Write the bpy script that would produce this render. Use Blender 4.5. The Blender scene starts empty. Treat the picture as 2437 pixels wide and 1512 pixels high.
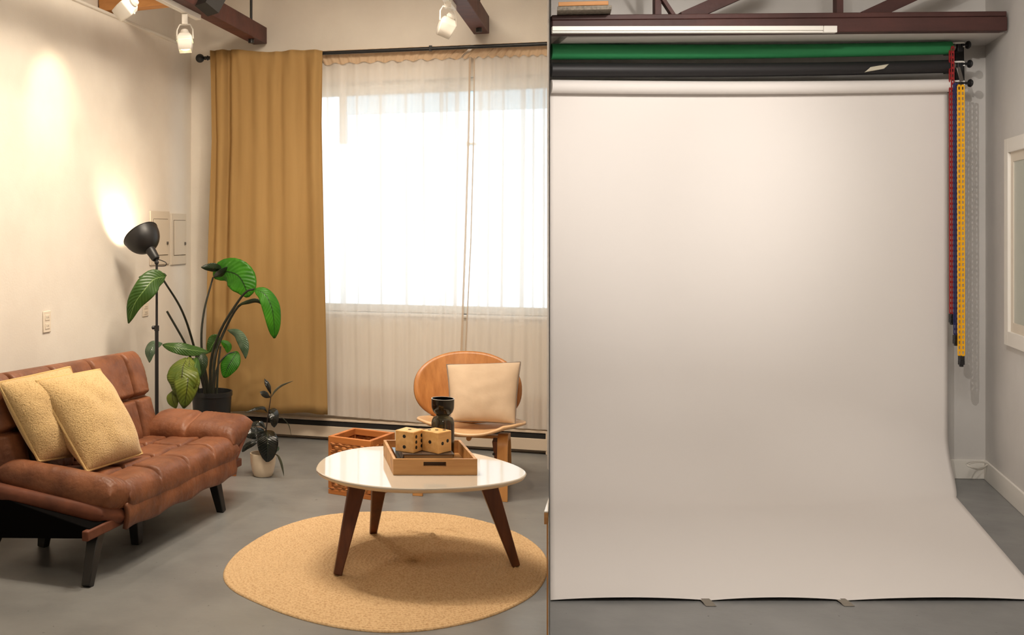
import bpy, math, random
from mathutils import Vector, Matrix, noise as mnoise
random.seed(7)
R = math.radians
V = Vector
C = bpy.context.scene.collection
# ------------------------------------------------------------------ camera (picture taken as 2437 x 1512)
FPX, CX, HY, EYE = 2500.0, 654.0, 545.0, 1.45
cam = bpy.data.cameras.new('camera'); camo = bpy.data.objects.new('camera', cam); C.objects.link(camo)
cam.sensor_width = 36; cam.lens = FPX / 2437 * 36
cam.shift_x = (1218.5 - CX) / 2437; cam.shift_y = -(756 - HY) / 2437
cam.clip_start = .05; cam.clip_end = 100
camo.location = (0, 0, EYE); camo.rotation_euler = (R(90), 0, 0)
bpy.context.scene.camera = camo

def P(x, y, Y): return V(((x - CX) / FPX * Y, Y, EYE - (y - HY) / FPX * Y))
def F(x, y, z=0.0): return P(x, y, FPX * (EYE - z) / (y - HY))

# ------------------------------------------------------------------ materials
def lin(c):
    return tuple(((v / 255) / 12.92 if v / 255 <= .04045 else ((v / 255 + .055) / 1.055) ** 2.4) for v in c) + (1,)

def M(name, rgb, rough=.6, rgb2=None, nscale=8, stretch=(1, 1, 1), detail=4, bump=0, bscale=60, bstretch=(1, 1, 1), metal=0, spec=.5,
      ramp=(.35, .65), coat=0, sheen=0, bdist=.01):
    m = bpy.data.materials.new(name); m.use_nodes = True
    nt = m.node_tree; N = nt.nodes; L = nt.links
    b = N['Principled BSDF']
    b.inputs['Base Color'].default_value = lin(rgb)
    b.inputs['Roughness'].default_value = rough
    b.inputs['Metallic'].default_value = metal
    b.inputs['Specular IOR Level'].default_value = spec
    b.inputs['Coat Weight'].default_value = coat
    b.inputs['Sheen Weight'].default_value = sheen
    tc = N.new('ShaderNodeTexCoord')
    if rgb2 is not None:
        mp = N.new('ShaderNodeMapping'); mp.inputs['Scale'].default_value = stretch
        L.new(tc.outputs['Object'], mp.inputs[0])
        nz = N.new('ShaderNodeTexNoise'); nz.inputs['Scale'].default_value = nscale; nz.inputs['Detail'].default_value = detail
        nz.inputs['Roughness'].default_value = .6
        L.new(mp.outputs[0], nz.inputs['Vector'])
        cr = N.new('ShaderNodeValToRGB')
        cr.color_ramp.elements[0].position = ramp[0]; cr.color_ramp.elements[0].color = lin(rgb)
        cr.color_ramp.elements[1].position = ramp[1]; cr.color_ramp.elements[1].color = lin(rgb2)
        L.new(nz.outputs['Fac'], cr.inputs[0]); L.new(cr.outputs[0], b.inputs['Base Color'])
    if bump:
        mp2 = N.new('ShaderNodeMapping'); mp2.inputs['Scale'].default_value = bstretch
        L.new(tc.outputs['Object'], mp2.inputs[0])
        n2 = N.new('ShaderNodeTexNoise'); n2.inputs['Scale'].default_value = bscale; n2.inputs['Detail'].default_value = 3
        L.new(mp2.outputs[0], n2.inputs['Vector'])
        bp = N.new('ShaderNodeBump'); bp.inputs['Strength'].default_value = bump; bp.inputs['Distance'].default_value = bdist
        L.new(n2.outputs['Fac'], bp.inputs['Height']); L.new(bp.outputs[0], b.inputs['Normal'])
    return m

def wood(name, c1, c2, rough=.45, axis='x', scale=14, coat=0, contrast=(.3, .7)):
    st = {'x': (.07, 1, 1), 'y': (1, .07, 1), 'z': (1, 1, .07)}[axis]
    return M(name, c1, rough, c2, nscale=scale, stretch=st, detail=5, bump=.08, bscale=scale * 2, bstretch=st, coat=coat, ramp=contrast)

def cloth(name, rgb, transl, transp=0.0, rgb2=None, rough=.9, weave=0):
    m = M(name, rgb, rough, rgb2, nscale=3, stretch=(4, 4, .4), spec=.1)
    nt = m.node_tree; N = nt.nodes; L = nt.links; b = N['Principled BSDF']; out = N['Material Output']
    tr = N.new('ShaderNodeBsdfTranslucent'); tr.inputs[0].default_value = lin(rgb)
    mx = N.new('ShaderNodeMixShader'); mx.inputs[0].default_value = transl
    L.new(b.outputs[0], mx.inputs[1]); L.new(tr.outputs[0], mx.inputs[2])
    last = mx
    if transp:
        tp = N.new('ShaderNodeBsdfTransparent'); m2 = N.new('ShaderNodeMixShader'); m2.inputs[0].default_value = transp
        L.new(mx.outputs[0], m2.inputs[1]); L.new(tp.outputs[0], m2.inputs[2]); last = m2
    L.new(last.outputs[0], out.inputs[0])
    return m

def emit(name, rgb, s):
    m = bpy.data.materials.new(name); m.use_nodes = True; b = m.node_tree.nodes['Principled BSDF']
    b.inputs['Base Color'].default_value = lin(rgb); b.inputs['Emission Color'].default_value = lin(rgb); b.inputs['Emission Strength'].default_value = s
    return m

def glass(name, rgb, rough=0.0, ior=1.45, trans=1.0):
    m = bpy.data.materials.new(name); m.use_nodes = True; b = m.node_tree.nodes['Principled BSDF']
    b.inputs['Base Color'].default_value = lin(rgb); b.inputs['Roughness'].default_value = rough
    b.inputs['Transmission Weight'].default_value = trans; b.inputs['IOR'].default_value = ior
    return m

def leafmat(name, c1, c2, rib, rough=.35, tl=.25):
    m = M(name, c1, rough, c2, nscale=9, spec=.5)
    nt = m.node_tree; N = nt.nodes; L = nt.links; b = N['Principled BSDF']; out = N['Material Output']
    uv = N.new('ShaderNodeUVMap'); sp = N.new('ShaderNodeSeparateXYZ'); L.new(uv.outputs[0], sp.inputs[0])
    # side veins: wave over u shifted by |v-.5|, midrib: |v-.5| small
    a = N.new('ShaderNodeMath'); a.operation = 'SUBTRACT'; a.inputs[1].default_value = .5; L.new(sp.outputs[1], a.inputs[0])
    ab = N.new('ShaderNodeMath'); ab.operation = 'ABSOLUTE'; L.new(a.outputs[0], ab.inputs[0])
    k = N.new('ShaderNodeMath'); k.operation = 'MULTIPLY_ADD'; k.inputs[1].default_value = -.35; L.new(ab.outputs[0], k.inputs[0]); L.new(sp.outputs[0], k.inputs[2])
    s = N.new('ShaderNodeMath'); s.operation = 'MULTIPLY'; s.inputs[1].default_value = 95; L.new(k.outputs[0], s.inputs[0])
    sn = N.new('ShaderNodeMath'); sn.operation = 'SINE'; L.new(s.outputs[0], sn.inputs[0])
    bp = N.new('ShaderNodeBump'); bp.inputs['Strength'].default_value = .25; bp.inputs['Distance'].default_value = .004
    L.new(sn.outputs[0], bp.inputs['Height']); L.new(bp.outputs[0], b.inputs['Normal'])
    lt = N.new('ShaderNodeMath'); lt.operation = 'LESS_THAN'; lt.inputs[1].default_value = .022; L.new(ab.outputs[0], lt.inputs[0])
    mixc = N.new('ShaderNodeMix'); mixc.data_type = 'RGBA'
    L.new(lt.outputs[0], mixc.inputs[0])
    src = b.inputs['Base Color'].links[0].from_socket
    L.new(src, mixc.inputs[6]); mixc.inputs[7].default_value = lin(rib)
    L.new(mixc.outputs[2], b.inputs['Base Color'])
    tr = N.new('ShaderNodeBsdfTranslucent'); L.new(mixc.outputs[2], tr.inputs[0])
    mx = N.new('ShaderNodeMixShader'); mx.inputs[0].default_value = tl
    L.new(b.outputs[0], mx.inputs[1]); L.new(tr.outputs[0], mx.inputs[2]); L.new(mx.outputs[0], out.inputs[0])
    return m

MT = {}
MT['wall'] = M('wall_paint', (228, 221, 210), .75, (221, 213, 202), nscale=2.5, bump=.06, bscale=90)
MT['wall_r'] = M('studio_wall_paint', (205, 201, 196), .75, (198, 194, 189), nscale=2.5, bump=.05, bscale=90)
MT['ceil'] = M('ceiling_paint', (205, 198, 188), .8, (196, 188, 178), nscale=1.5)
MT['trimw'] = M('white_trim_paint', (226, 221, 212), .45)
def floor_mat():
    m = M('painted_concrete', (128, 128, 126), .33, (112, 112, 111), nscale=2.2, detail=8, bump=.1, bscale=14, spec=.45)
    nt = m.node_tree; N = nt.nodes; L = nt.links; b = N['Principled BSDF']
    tc = N.new('ShaderNodeTexCoord'); nz = N.new('ShaderNodeTexNoise'); nz.inputs['Scale'].default_value = 5; nz.inputs['Detail'].default_value = 8
    L.new(tc.outputs['Object'], nz.inputs['Vector'])
    mr = N.new('ShaderNodeMapRange'); mr.inputs[3].default_value = .22; mr.inputs[4].default_value = .5
    L.new(nz.outputs['Fac'], mr.inputs[0]); L.new(mr.outputs[0], b.inputs['Roughness'])
    n2 = N.new('ShaderNodeTexNoise'); n2.inputs['Scale'].default_value = 38; n2.inputs['Detail'].default_value = 2
    L.new(tc.outputs['Object'], n2.inputs['Vector'])
    cr = N.new('ShaderNodeValToRGB'); cr.color_ramp.elements[0].position = .24; cr.color_ramp.elements[1].position = .27
    cr.color_ramp.elements[0].color = (.35, .35, .35, 1); cr.color_ramp.elements[1].color = (1, 1, 1, 1)
    L.new(n2.outputs['Fac'], cr.inputs[0])
    mu = N.new('ShaderNodeMix'); mu.data_type = 'RGBA'; mu.blend_type = 'MULTIPLY'; mu.inputs[0].default_value = 1
    src = b.inputs['Base Color'].links[0].from_socket
    L.new(src, mu.inputs[6]); L.new(cr.outputs[0], mu.inputs[7]); L.new(mu.outputs[2], b.inputs['Base Color'])
    return m
MT['floor'] = floor_mat()
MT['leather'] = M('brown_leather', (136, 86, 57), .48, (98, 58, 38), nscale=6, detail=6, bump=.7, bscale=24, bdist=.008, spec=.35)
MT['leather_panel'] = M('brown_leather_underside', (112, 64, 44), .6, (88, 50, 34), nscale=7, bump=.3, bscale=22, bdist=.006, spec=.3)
MT['black'] = M('black_fabric', (9, 8, 8), .95, spec=.05)
MT['blackwood'] = M('black_leg', (20, 17, 16), .45)
MT['blackmetal'] = M('black_metal', (26, 25, 26), .42, bump=.03, bscale=300, spec=.5)
MT['boucle'] = M('boucle_cream', (214, 182, 130), .95, (166, 130, 80), nscale=150, detail=3, bump=.9, bscale=170, bdist=.006, spec=.1, ramp=(.52, .72), sheen=.3)
MT['piping'] = M('cream_piping', (210, 178, 124), .9, bump=.5, bscale=200, spec=.1)
MT['linen'] = M('linen_beige', (194, 172, 148), .9, (184, 162, 138), nscale=6, bump=.25, bscale=16, bdist=.008, spec=.1)
MT['zip'] = M('grey_zip', (120, 108, 98), .8)
MT['tan'] = cloth('tan_curtain', (180, 146, 96), .16, 0, (172, 138, 89))
def sheer_mat():
    m = cloth('white_sheer', (244, 238, 231), .34, .34)
    nt = m.node_tree; N = nt.nodes; L = nt.links
    m2 = [n for n in N if n.type == 'MIX_SHADER' and n.inputs[2].links and n.inputs[2].links[0].from_node.type == 'BSDF_TRANSPARENT'][0]
    tc = N.new('ShaderNodeTexCoord'); mp = N.new('ShaderNodeMapping'); mp.inputs['Scale'].default_value = (1, 1, .04)
    nz = N.new('ShaderNodeTexNoise'); nz.inputs['Scale'].default_value = 9; nz.inputs['Detail'].default_value = 2
    mr = N.new('ShaderNodeMapRange'); mr.inputs[1].default_value = .35; mr.inputs[2].default_value = .65; mr.inputs[3].default_value = .27; mr.inputs[4].default_value = .42
    L.new(tc.outputs['Object'], mp.inputs[0]); L.new(mp.outputs[0], nz.inputs['Vector']); L.new(nz.outputs['Fac'], mr.inputs[0]); L.new(mr.outputs[0], m2.inputs[0])
    return m
MT['sheer'] = sheer_mat()
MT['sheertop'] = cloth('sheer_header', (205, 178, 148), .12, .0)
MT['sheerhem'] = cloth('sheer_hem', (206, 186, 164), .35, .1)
MT['frost'] = cloth('frosted_film', (226, 236, 242), .5, .42)
MT['glasspane'] = glass('window_glass', (240, 248, 250), 0, 1.02)
MT['white_gloss'] = M('white_lacquer', (208, 199, 186), .06, spec=.6, coat=.6)
MT['table_edge'] = M('cream_edge', (222, 200, 168), .4)
MT['walnut'] = wood('walnut_leg', (112, 62, 32), (72, 38, 20), .4, 'z', 22)
MT['acacia'] = wood('acacia_tray', (212, 166, 108), (166, 114, 66), .45, 'x', 18)
MT['pine'] = wood('pine_dice', (238, 194, 128), (208, 150, 82), .45, 'x', 26)
MT['oak'] = wood('oak_veneer', (188, 128, 70), (158, 100, 50), .4, 'z', 30)
MT['birch'] = wood('birch_ply', (206, 150, 90), (188, 130, 72), .4, 'z', 18)
MT['seatply'] = wood('pale_ply_seat', (214, 178, 136), (200, 160, 118), .3, 'x', 18)
MT['crate'] = wood('crate_wood', (196, 122, 58), (158, 90, 40), .6, 'x', 16)
def weave_mat():
    m = M('woven_rope', (206, 136, 72), .7, (150, 88, 42), nscale=24, stretch=(1, 1, 3.5), bump=1.0, bscale=26, bstretch=(1, 1, 3.2), bdist=.02, ramp=(.4, .62))
    return m
MT['weave'] = weave_mat()
MT['pip'] = M('black_pip', (14, 12, 11), .6)
MT['smoke'] = glass('smoked_glass', (92, 86, 66), .03, 1.48, .92)
MT['cover'] = M('dark_book_cover', (96, 82, 74), .25, spec=.6)
MT['page'] = M('book_pages', (176, 140, 100), .8, (150, 116, 80), nscale=60, stretch=(.1, .1, 12))
MT['frame_glass'] = M('dark_gloss_glass', (40, 44, 48), .05, spec=.8)
MT['beam'] = M('red_brown_beam', (98, 54, 46), .6, (72, 38, 34), nscale=6, stretch=(.3, 1, 1), bump=.2, bscale=20)
MT['beamr'] = M('dark_red_beam', (78, 44, 39), .6, (60, 34, 30), nscale=7, stretch=(.3, 1, 1), bump=.2, bscale=24)
MT['timber'] = wood('orange_timber', (214, 154, 92), (176, 118, 64), .6, 'x', 12)
MT['white_metal'] = M('white_metal', (232, 228, 220), .4)
MT['steel'] = M('grey_steel', (120, 115, 110), .35, metal=.8)
MT['leaf'] = leafmat('banana_leaf', (66, 100, 38), (48, 80, 28), (120, 150, 84))
MT['leaf_bright'] = leafmat('bright_leaf', (78, 158, 34), (56, 130, 26), (36, 72, 24), .4, .45)
MT['leaf_olive'] = leafmat('olive_leaf', (122, 132, 44), (84, 104, 32), (60, 66, 24), .4, .25)
MT['leaf_dark'] = leafmat('dark_leaf', (40, 58, 30), (28, 44, 24), (50, 66, 40), .3, .1)
MT['leaf_silver'] = leafmat('silvery_leaf', (96, 116, 92), (60, 84, 60), (60, 80, 60), .18, .1)
MT['stalk'] = M('dark_stalk', (34, 38, 24), .5, (26, 26, 18), nscale=20)
MT['rubber'] = leafmat('rubber_leaf', (22, 26, 22), (16, 18, 16), (40, 46, 34), .16, .02)
MT['rubber_pale'] = leafmat('rubber_leaf_pale', (96, 96, 78), (80, 84, 66), (110, 105, 85), .3, .1)
MT['rstem'] = M('rubber_stem', (44, 32, 26), .6)
MT['soil'] = M('soil', (46, 36, 28), .95, (30, 24, 18), nscale=60, bump=.8, bscale=80)
MT['blackpot'] = M('black_plastic_pot', (24, 25, 27), .4)
MT['ceramic'] = M('cream_ceramic', (222, 205, 180), .4)
MT['heater'] = M('heater_enamel', (206, 190, 170), .45)
MT['slot'] = M('dark_slot', (22, 19, 17), .7)
MT['outlet'] = M('outlet_plastic', (226, 214, 196), .4)
MT['panelpaint'] = M('panel_paint', (212, 201, 184), .5)
MT['line'] = M('panel_gap', (120, 108, 92), .7)
MT['green'] = M('green_paper', (46, 128, 78), .62, spec=.3)
MT['blackpaper'] = M('black_paper', (34, 32, 33), .5, spec=.4)
MT['paper'] = M('white_paper', (222, 216, 211), .62, spec=.25)
MT['tape'] = M('masking_tape', (196, 188, 168), .7)
MT['gaffer'] = M('grey_tape', (128, 120, 108), .7)
MT['chain_red'] = M('red_chain', (150, 34, 36), .45)
MT['chain_blue'] = M('navy_chain', (38, 42, 88), .45)
MT['chain_yellow'] = M('yellow_chain', (238, 176, 24), .45)
MT['cable'] = M('white_cable', (214, 208, 198), .5)
MT['bulb'] = emit('warm_bulb', (255, 214, 150), 12)
MT['spotlens'] = emit('spot_lens', (255, 236, 190), 9)
MT['slotlight'] = emit('spot_slot', (236, 255, 180), 1.2)
MT['jute'] = None

# ------------------------------------------------------------------ mesh helpers
def tag(o, label=None, cat=None, group=None, kind=None):
    if label: o['label'] = label
    if cat: o['category'] = cat
    if group: o['group'] = group
    if kind: o['kind'] = kind
    return o

def empty(name, loc=(0, 0, 0), rz=0, label=None, cat=None, group=None):
    o = bpy.data.objects.new(name, None); C.objects.link(o); o.location = loc; o.rotation_euler = (0, 0, rz); o.empty_display_size = .05
    return tag(o, label, cat, group)

class MB:
    def __init__(s): s.v = []; s.f = []; s.mi = []; s.uv = {}
    def add(s, verts, faces, mi=0):
        b = len(s.v); s.v += [V(p) for p in verts]
        for f in faces: s.f.append(tuple(b + i for i in f)); s.mi.append(mi)
        return s
    def box(s, c, d, rot=None, mi=0):
        c = V(c); h = V(d) / 2
        vs = [V((x * h.x, y * h.y, z * h.z)) for x in (-1, 1) for y in (-1, 1) for z in (-1, 1)]
        if rot is not None: vs = [rot @ p for p in vs]
        return s.add([p + c for p in vs], [(0, 1, 3, 2), (4, 6, 7, 5), (0, 4, 5, 1), (2, 3, 7, 6), (0, 2, 6, 4), (1, 5, 7, 3)], mi)
    def bar(s, a, b, w, h, up=V((0, 0, 1)), w2=None, h2=None, mi=0):
        a = V(a); b = V(b); d = (b - a).normalized(); x = d.cross(V(up))
        if x.length < 1e-4: x = d.cross(V((1, 0, 0)))
        x.normalize(); y = x.cross(d).normalized(); w2 = w if w2 is None else w2; h2 = h if h2 is None else h2
        vs = [a + x * i * w / 2 + y * j * h / 2 for i, j in ((-1, -1), (1, -1), (1, 1), (-1, 1))] + \
             [b + x * i * w2 / 2 + y * j * h2 / 2 for i, j in ((-1, -1), (1, -1), (1, 1), (-1, 1))]
        return s.add(vs, [(0, 3, 2, 1), (4, 5, 6, 7), (0, 1, 5, 4), (1, 2, 6, 5), (2, 3, 7, 6), (3, 0, 4, 7)], mi)
    def prism(s, poly, z0, z1, mi=0):
        n = len(poly); vs = [V((p[0], p[1], z0)) for p in poly] + [V((p[0], p[1], z1)) for p in poly]
        return s.add(vs, [tuple(reversed(range(n))), tuple(range(n, 2 * n))] + [(i, (i + 1) % n, n + (i + 1) % n, n + i) for i in range(n)], mi)
    def lathe(s, prof, seg=32, c=(0, 0, 0), axis=None, mi=0):
        c = V(c); q = V((0, 0, 1)).rotation_difference(V(axis)) if axis is not None else None
        vs = []
        for r, z in prof:
            for k in range(seg):
                a = 2 * math.pi * k / seg; p = V((r * math.cos(a), r * math.sin(a), z))
                vs.append((q @ p if q else p) + c)
        fs = []
        for i in range(len(prof) - 1):
            for k in range(seg):
                k2 = (k + 1) % seg; fs.append((i * seg + k, i * seg + k2, (i + 1) * seg + k2, (i + 1) * seg + k))
        n = len(prof)
        fs.append(tuple(reversed(range(seg)))); fs.append(tuple((n - 1) * seg + k for k in range(seg)))
        return s.add(vs, fs, mi)
    def tube(s, pts, r, seg=10, mi=0):
        pts = [V(p) for p in pts]; n = len(pts)
        rs = r if isinstance(r, (list, tuple)) else [r] * n
        vs = []; up = None
        for i, p in enumerate(pts):
            d = (pts[min(i + 1, n - 1)] - pts[max(i - 1, 0)]).normalized()
            if up is None: up = V((0, 0, 1)) if abs(d.z) < .9 else V((1, 0, 0))
            x = d.cross(up).normalized(); y = x.cross(d).normalized(); up = y
            for k in range(seg):
                a = 2 * math.pi * k / seg; vs.append(p + x * math.cos(a) * rs[i] + y * math.sin(a) * rs[i])
        fs = [(i * seg + k, i * seg + (k + 1) % seg, (i + 1) * seg + (k + 1) % seg, (i + 1) * seg + k) for i in range(n - 1) for k in range(seg)]
        fs.append(tuple(reversed(range(seg)))); fs.append(tuple((n - 1) * seg + k for k in range(seg)))
        return s.add(vs, fs, mi)
    def grid(s, rows, mi=0, closed=False):
        nr = len(rows); nc = len(rows[0]); vs = [p for r in rows for p in r]
        fs = [(i * nc + j, i * nc + j + 1, (i + 1) * nc + j + 1, (i + 1) * nc + j) for i in range(nr - 1) for j in range(nc - 1)]
        return s.add(vs, fs, mi)
    def build(s, name, mats, parent=None, bevel=0, smooth=False, sub=0, solid=0, angle=40, seg=2):
        me = bpy.data.meshes.new(name); me.from_pydata([tuple(p) for p in s.v], [], s.f); me.validate()
        mats = mats if isinstance(mats, (list, tuple)) else [mats]
        for m in mats: me.materials.append(m)
        if len(mats) > 1:
            for p, i in zip(me.polygons, s.mi): p.material_index = i
        import bmesh
        bm = bmesh.new(); bm.from_mesh(me); bmesh.ops.recalc_face_normals(bm, faces=bm.faces[:]); bm.to_mesh(me); bm.free()
        o = bpy.data.objects.new(name, me); C.objects.link(o)
        if parent is not None: o.parent = parent
        if bevel:
            b = o.modifiers.new('bevel', 'BEVEL'); b.width = bevel; b.segments = seg; b.limit_method = 'ANGLE'; b.angle_limit = R(35)
        if solid:
            b = o.modifiers.new('solid', 'SOLIDIFY'); b.thickness = solid; b.offset = 0
        if sub:
            b = o.modifiers.new('sub', 'SUBSURF'); b.levels = sub; b.render_levels = sub
        if smooth or bevel:
            for p in me.polygons: p.use_smooth = True
            if not smooth or angle:
                try:
                    me.set_sharp_from_angle(angle=R(angle))
                except Exception: pass
        return o

def crom(pts, n):
    pts = [V(p) for p in pts]
    q = [pts[0] * 2 - pts[1]] + pts + [pts[-1] * 2 - pts[-2]]
    out = []; m = len(pts) - 1
    for i in range(n + 1):
        s = i / n * m; k = min(int(s), m - 1); t = s - k
        a, b, c, d = q[k:k + 4]
        out.append(.5 * ((2 * b) + (c - a) * t + (2 * a - 5 * b + 4 * c - d) * t * t + (3 * b - a - 3 * c + d) * t ** 3))
    return out

def puff_mb(c, T, su=(), sv=(), nu=48, nv=36, depth=.45, w=.022, bot=1.0, rnd=1.0, jitter=0, seed=0, top=1.0, wr=0):
    c00, c10, c11, c01 = [V(p) for p in c]
    Lu = ((c10 - c00).length + (c11 - c01).length) / 2; Lv = ((c01 - c00).length + (c11 - c10).length) / 2
    Nn = (c10 - c00).cross(c01 - c00).normalized()
    pu = max(2.2, 2.6 * Lu / T / rnd); pv = max(2.2, 2.6 * Lv / T / rnd)
    par = lambda i, n: .45 * (i / n) + .55 * (.5 - .5 * math.cos(math.pi * i / n))
    e = lambda x, p: max(0.0, 1 - abs(2 * x - 1) ** p) ** .5
    rt = []; rb = []
    for i in range(nu + 1):
        u = par(i, nu); a = []; b_ = []
        for j in range(nv + 1):
            v = par(j, nv)
            base = (c00 * (1 - u) + c10 * u) * (1 - v) + (c01 * (1 - u) + c11 * u) * v
            dip = 1.0
            for q in su: dip -= depth * math.exp(-((u - q) * Lu / w) ** 2)
            for q in sv: dip -= depth * math.exp(-((v - q) * Lv / w) ** 2)
            dip = max(dip, .25)
            h = T / 2 * e(u, pu) * e(v, pv)
            if jitter:
                if wr:
                    ev = min(v, 1 - v) * Lv; eu = min(u, 1 - u) * Lu
                    h *= 1 + wr * math.exp(-(ev / .07) ** 2) * mnoise.noise(V((u * Lu * 85, v * Lv * 9, seed))) + wr * math.exp(-(eu / .07) ** 2) * mnoise.noise(V((u * Lu * 9, v * Lv * 85, seed + 5)))
                h *= 1 + jitter * mnoise.noise(V((u * Lu * 9 + seed, v * Lv * 9, seed * 1.7)))
            a.append(base + Nn * h * dip * top); b_.append(base - Nn * h * bot)
        rt.append(a); rb.append(b_)
    mb = MB(); mb.grid(rt); mb.grid(rb)
    return mb
def weld(o):
    import bmesh
    bm = bmesh.new(); bm.from_mesh(o.data); bmesh.ops.remove_doubles(bm, verts=bm.verts[:], dist=1e-5)
    bmesh.ops.recalc_face_normals(bm, faces=bm.faces[:]); bm.to_mesh(o.data); bm.free()
    for p in o.data.polygons: p.use_smooth = True
    return o

def pillow_mb(c, T, n=36, pinch=.05, wr=.0, seed=0):
    c00, c10, c11, c01 = [V(p) for p in c]
    Nn = (c10 - c00).cross(c01 - c00).normalized()
    rt = []; rb = []; rim = []
    def pos(u, v):
        a, b = 2 * u - 1, 2 * v - 1
        a2 = a * (1 - pinch * (1 - b * b)); b2 = b * (1 - pinch * (1 - a * a))
        u, v = (a2 + 1) / 2, (b2 + 1) / 2
        return (c00 * (1 - u) + c10 * u) * (1 - v) + (c01 * (1 - u) + c11 * u) * v
    for i in range(n + 1):
        u = .5 * (i / n) + .5 * (.5 - .5 * math.cos(math.pi * i / n)); A = []; B = []
        for j in range(n + 1):
            v = .5 * (j / n) + .5 * (.5 - .5 * math.cos(math.pi * j / n))
            e = (max(0, 1 - abs(2 * u - 1) ** 2.6) ** .55) * (max(0, 1 - abs(2 * v - 1) ** 2.6) ** .55)
            h = T / 2 * e
            k = 1 + wr * mnoise.noise(V((u * 5 + seed, v * 5, seed)))
            A.append(pos(u, v) + Nn * h * k); B.append(pos(u, v) - Nn * h)
        rt.append(A); rb.append(B)
    N = 24
    rim = [pos(k / N, 0) for k in range(N)] + [pos(1, k / N) for k in range(N)] + [pos(1 - k / N, 1) for k in range(N)] + [pos(0, 1 - k / N) for k in range(N + 1)]
    mb = MB(); mb.grid(rt); mb.grid(rb)
    return mb, rim

def leaf(name, pts, W, mat, parent, inv, tilt=0, fold=.15, prof=.8, n=16, m=6, ref=None, skew=1.0):
    """pts world spine points base->tip, W half width in metres; inv: offset of the parent"""
    sp = crom([V(p) - V(inv) for p in pts], n)
    view = V((0, -1, .12)).normalized() if ref is None else V(ref).normalized()
    rows = []; uvs = []
    for i, p in enumerate(sp):
        d = (sp[min(i + 1, n)] - sp[max(i - 1, 0)]).normalized()
        side = d.cross(view)
        if side.length < .05: side = V((1, 0, 0))
        side.normalize(); nor = side.cross(d).normalized()
        side = Matrix.Rotation(R(tilt), 3, d) @ side; nor = Matrix.Rotation(R(tilt), 3, d) @ nor
        t = i / n
        w = W * (math.sin(math.pi * min(1, t ** skew * .985 + .008)) ** prof)
        row = []; uvr = []
        for j in range(-m, m + 1):
            q = j / m
            wav = .06 * W * math.sin(t * 17 + (2 if j > 0 else 0)) * abs(q) ** 2
            row.append(p + side * w * q - nor * (fold * w * abs(q) ** 1.3 - .0) + nor * wav)
            uvr.append((t, (q + 1) / 2))
        rows.append(row); uvs.append(uvr)
    mb = MB(); mb.grid(rows)
    o = mb.build(name, mat, parent, smooth=True, angle=0)
    me = o.data; uvl = me.uv_layers.new(name='UVMap'); flat = [u for r in uvs for u in r]
    for lp in me.loops: uvl.data[lp.index].uv = flat[lp.vertex_index]
    md = o.modifiers.new('solid', 'SOLIDIFY'); md.thickness = .0012
    return o

def light(name, kind, loc, energy, col, aim=None, size=.1, spot=None, blend=.5, sizey=None):
    d = bpy.data.lights.new(name, kind); d.energy = energy; d.color = col
    o = bpy.data.objects.new(name, d); C.objects.link(o); o.location = loc
    if kind == 'AREA':
        d.shape = 'RECTANGLE'; d.size = size; d.size_y = sizey or size
    else: d.shadow_soft_size = size
    if kind == 'SPOT': d.spot_size = R(spot); d.spot_blend = blend
    if aim is not None: o.rotation_euler = (V(aim) - V(loc)).to_track_quat('-Z', 'Y').to_euler()
    return o

def struct(o): o['kind'] = 'structure'; return o

# ------------------------------------------------------------------ the room
YAW = R(18)
u = V((math.cos(YAW), -math.sin(YAW), 0)); nn = V((-math.sin(YAW), -math.cos(YAW), 0))   # along the back wall, out of the back wall
CO = V((-.602, 7.562, 0))                                                                   # left/back corner
CEIL = 3.45
ld = nn                                                                                     # left wall runs toward the viewer
def W(t, off, z): return CO + u * t + nn * off + V((0, 0, z))
def wall_t(x, off):
    o = CO + nn * off; k = (x - CX) / FPX
    return (k * o.y - o.x) / (u.x - k * u.y)
def WP(x, y, off):
    """point of the plane off metres in front of the back wall that shows at pixel x, y"""
    t = wall_t(x, off); p = CO + u * t + nn * off
    return t, EYE - (y - HY) / FPX * p.y
LN = u                                                                                       # left wall's normal
def LP(x, y, off=0):
    o = CO + LN * off; k = (x - CX) / FPX
    s = (k * o.y - o.x) / (ld.x - k * ld.y); p = o + ld * s
    return s, EYE - (y - HY) / FPX * p.y
def Lw(s, off, z): return CO + ld * s + LN * off + V((0, 0, z))

# right bay
RC = V((4.121, 6.092, 0)); RPHI = math.atan(.06)
ru = V((math.cos(RPHI), -math.sin(RPHI), 0)); rn = V((-math.sin(RPHI), -math.cos(RPHI), 0))
rd = V((-.419, -1, 0)).normalized(); rdn = V((-rd.y, rd.x, 0)) * -1
if rdn.x > 0: rdn = -rdn
SEAM = (1307.6 - CX) / FPX                                                                   # X/Y of the partition
pd = V((SEAM, 1, 0)).normalized(); pn = V((-pd.y, pd.x, 0))

def quad_wall(name, a, b, z0, z1, out, th, mat):
    a = V((a[0], a[1], 0)); b = V((b[0], b[1], 0)); o = V(out) * th
    mb = MB(); mb.prism([a, b, b + o, a + o], z0, z1)
    return struct(mb.build(name, mat))

mb = MB(); mb.box((1.2, 2.6, -.05), (11, 11.4, .1)); struct(mb.build('floor', MT['floor']))
mb = MB(); mb.box((1.2, 2.6, CEIL + .05), (11, 11.4, .1)); struct(mb.build('ceiling', MT['ceil']))
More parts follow.
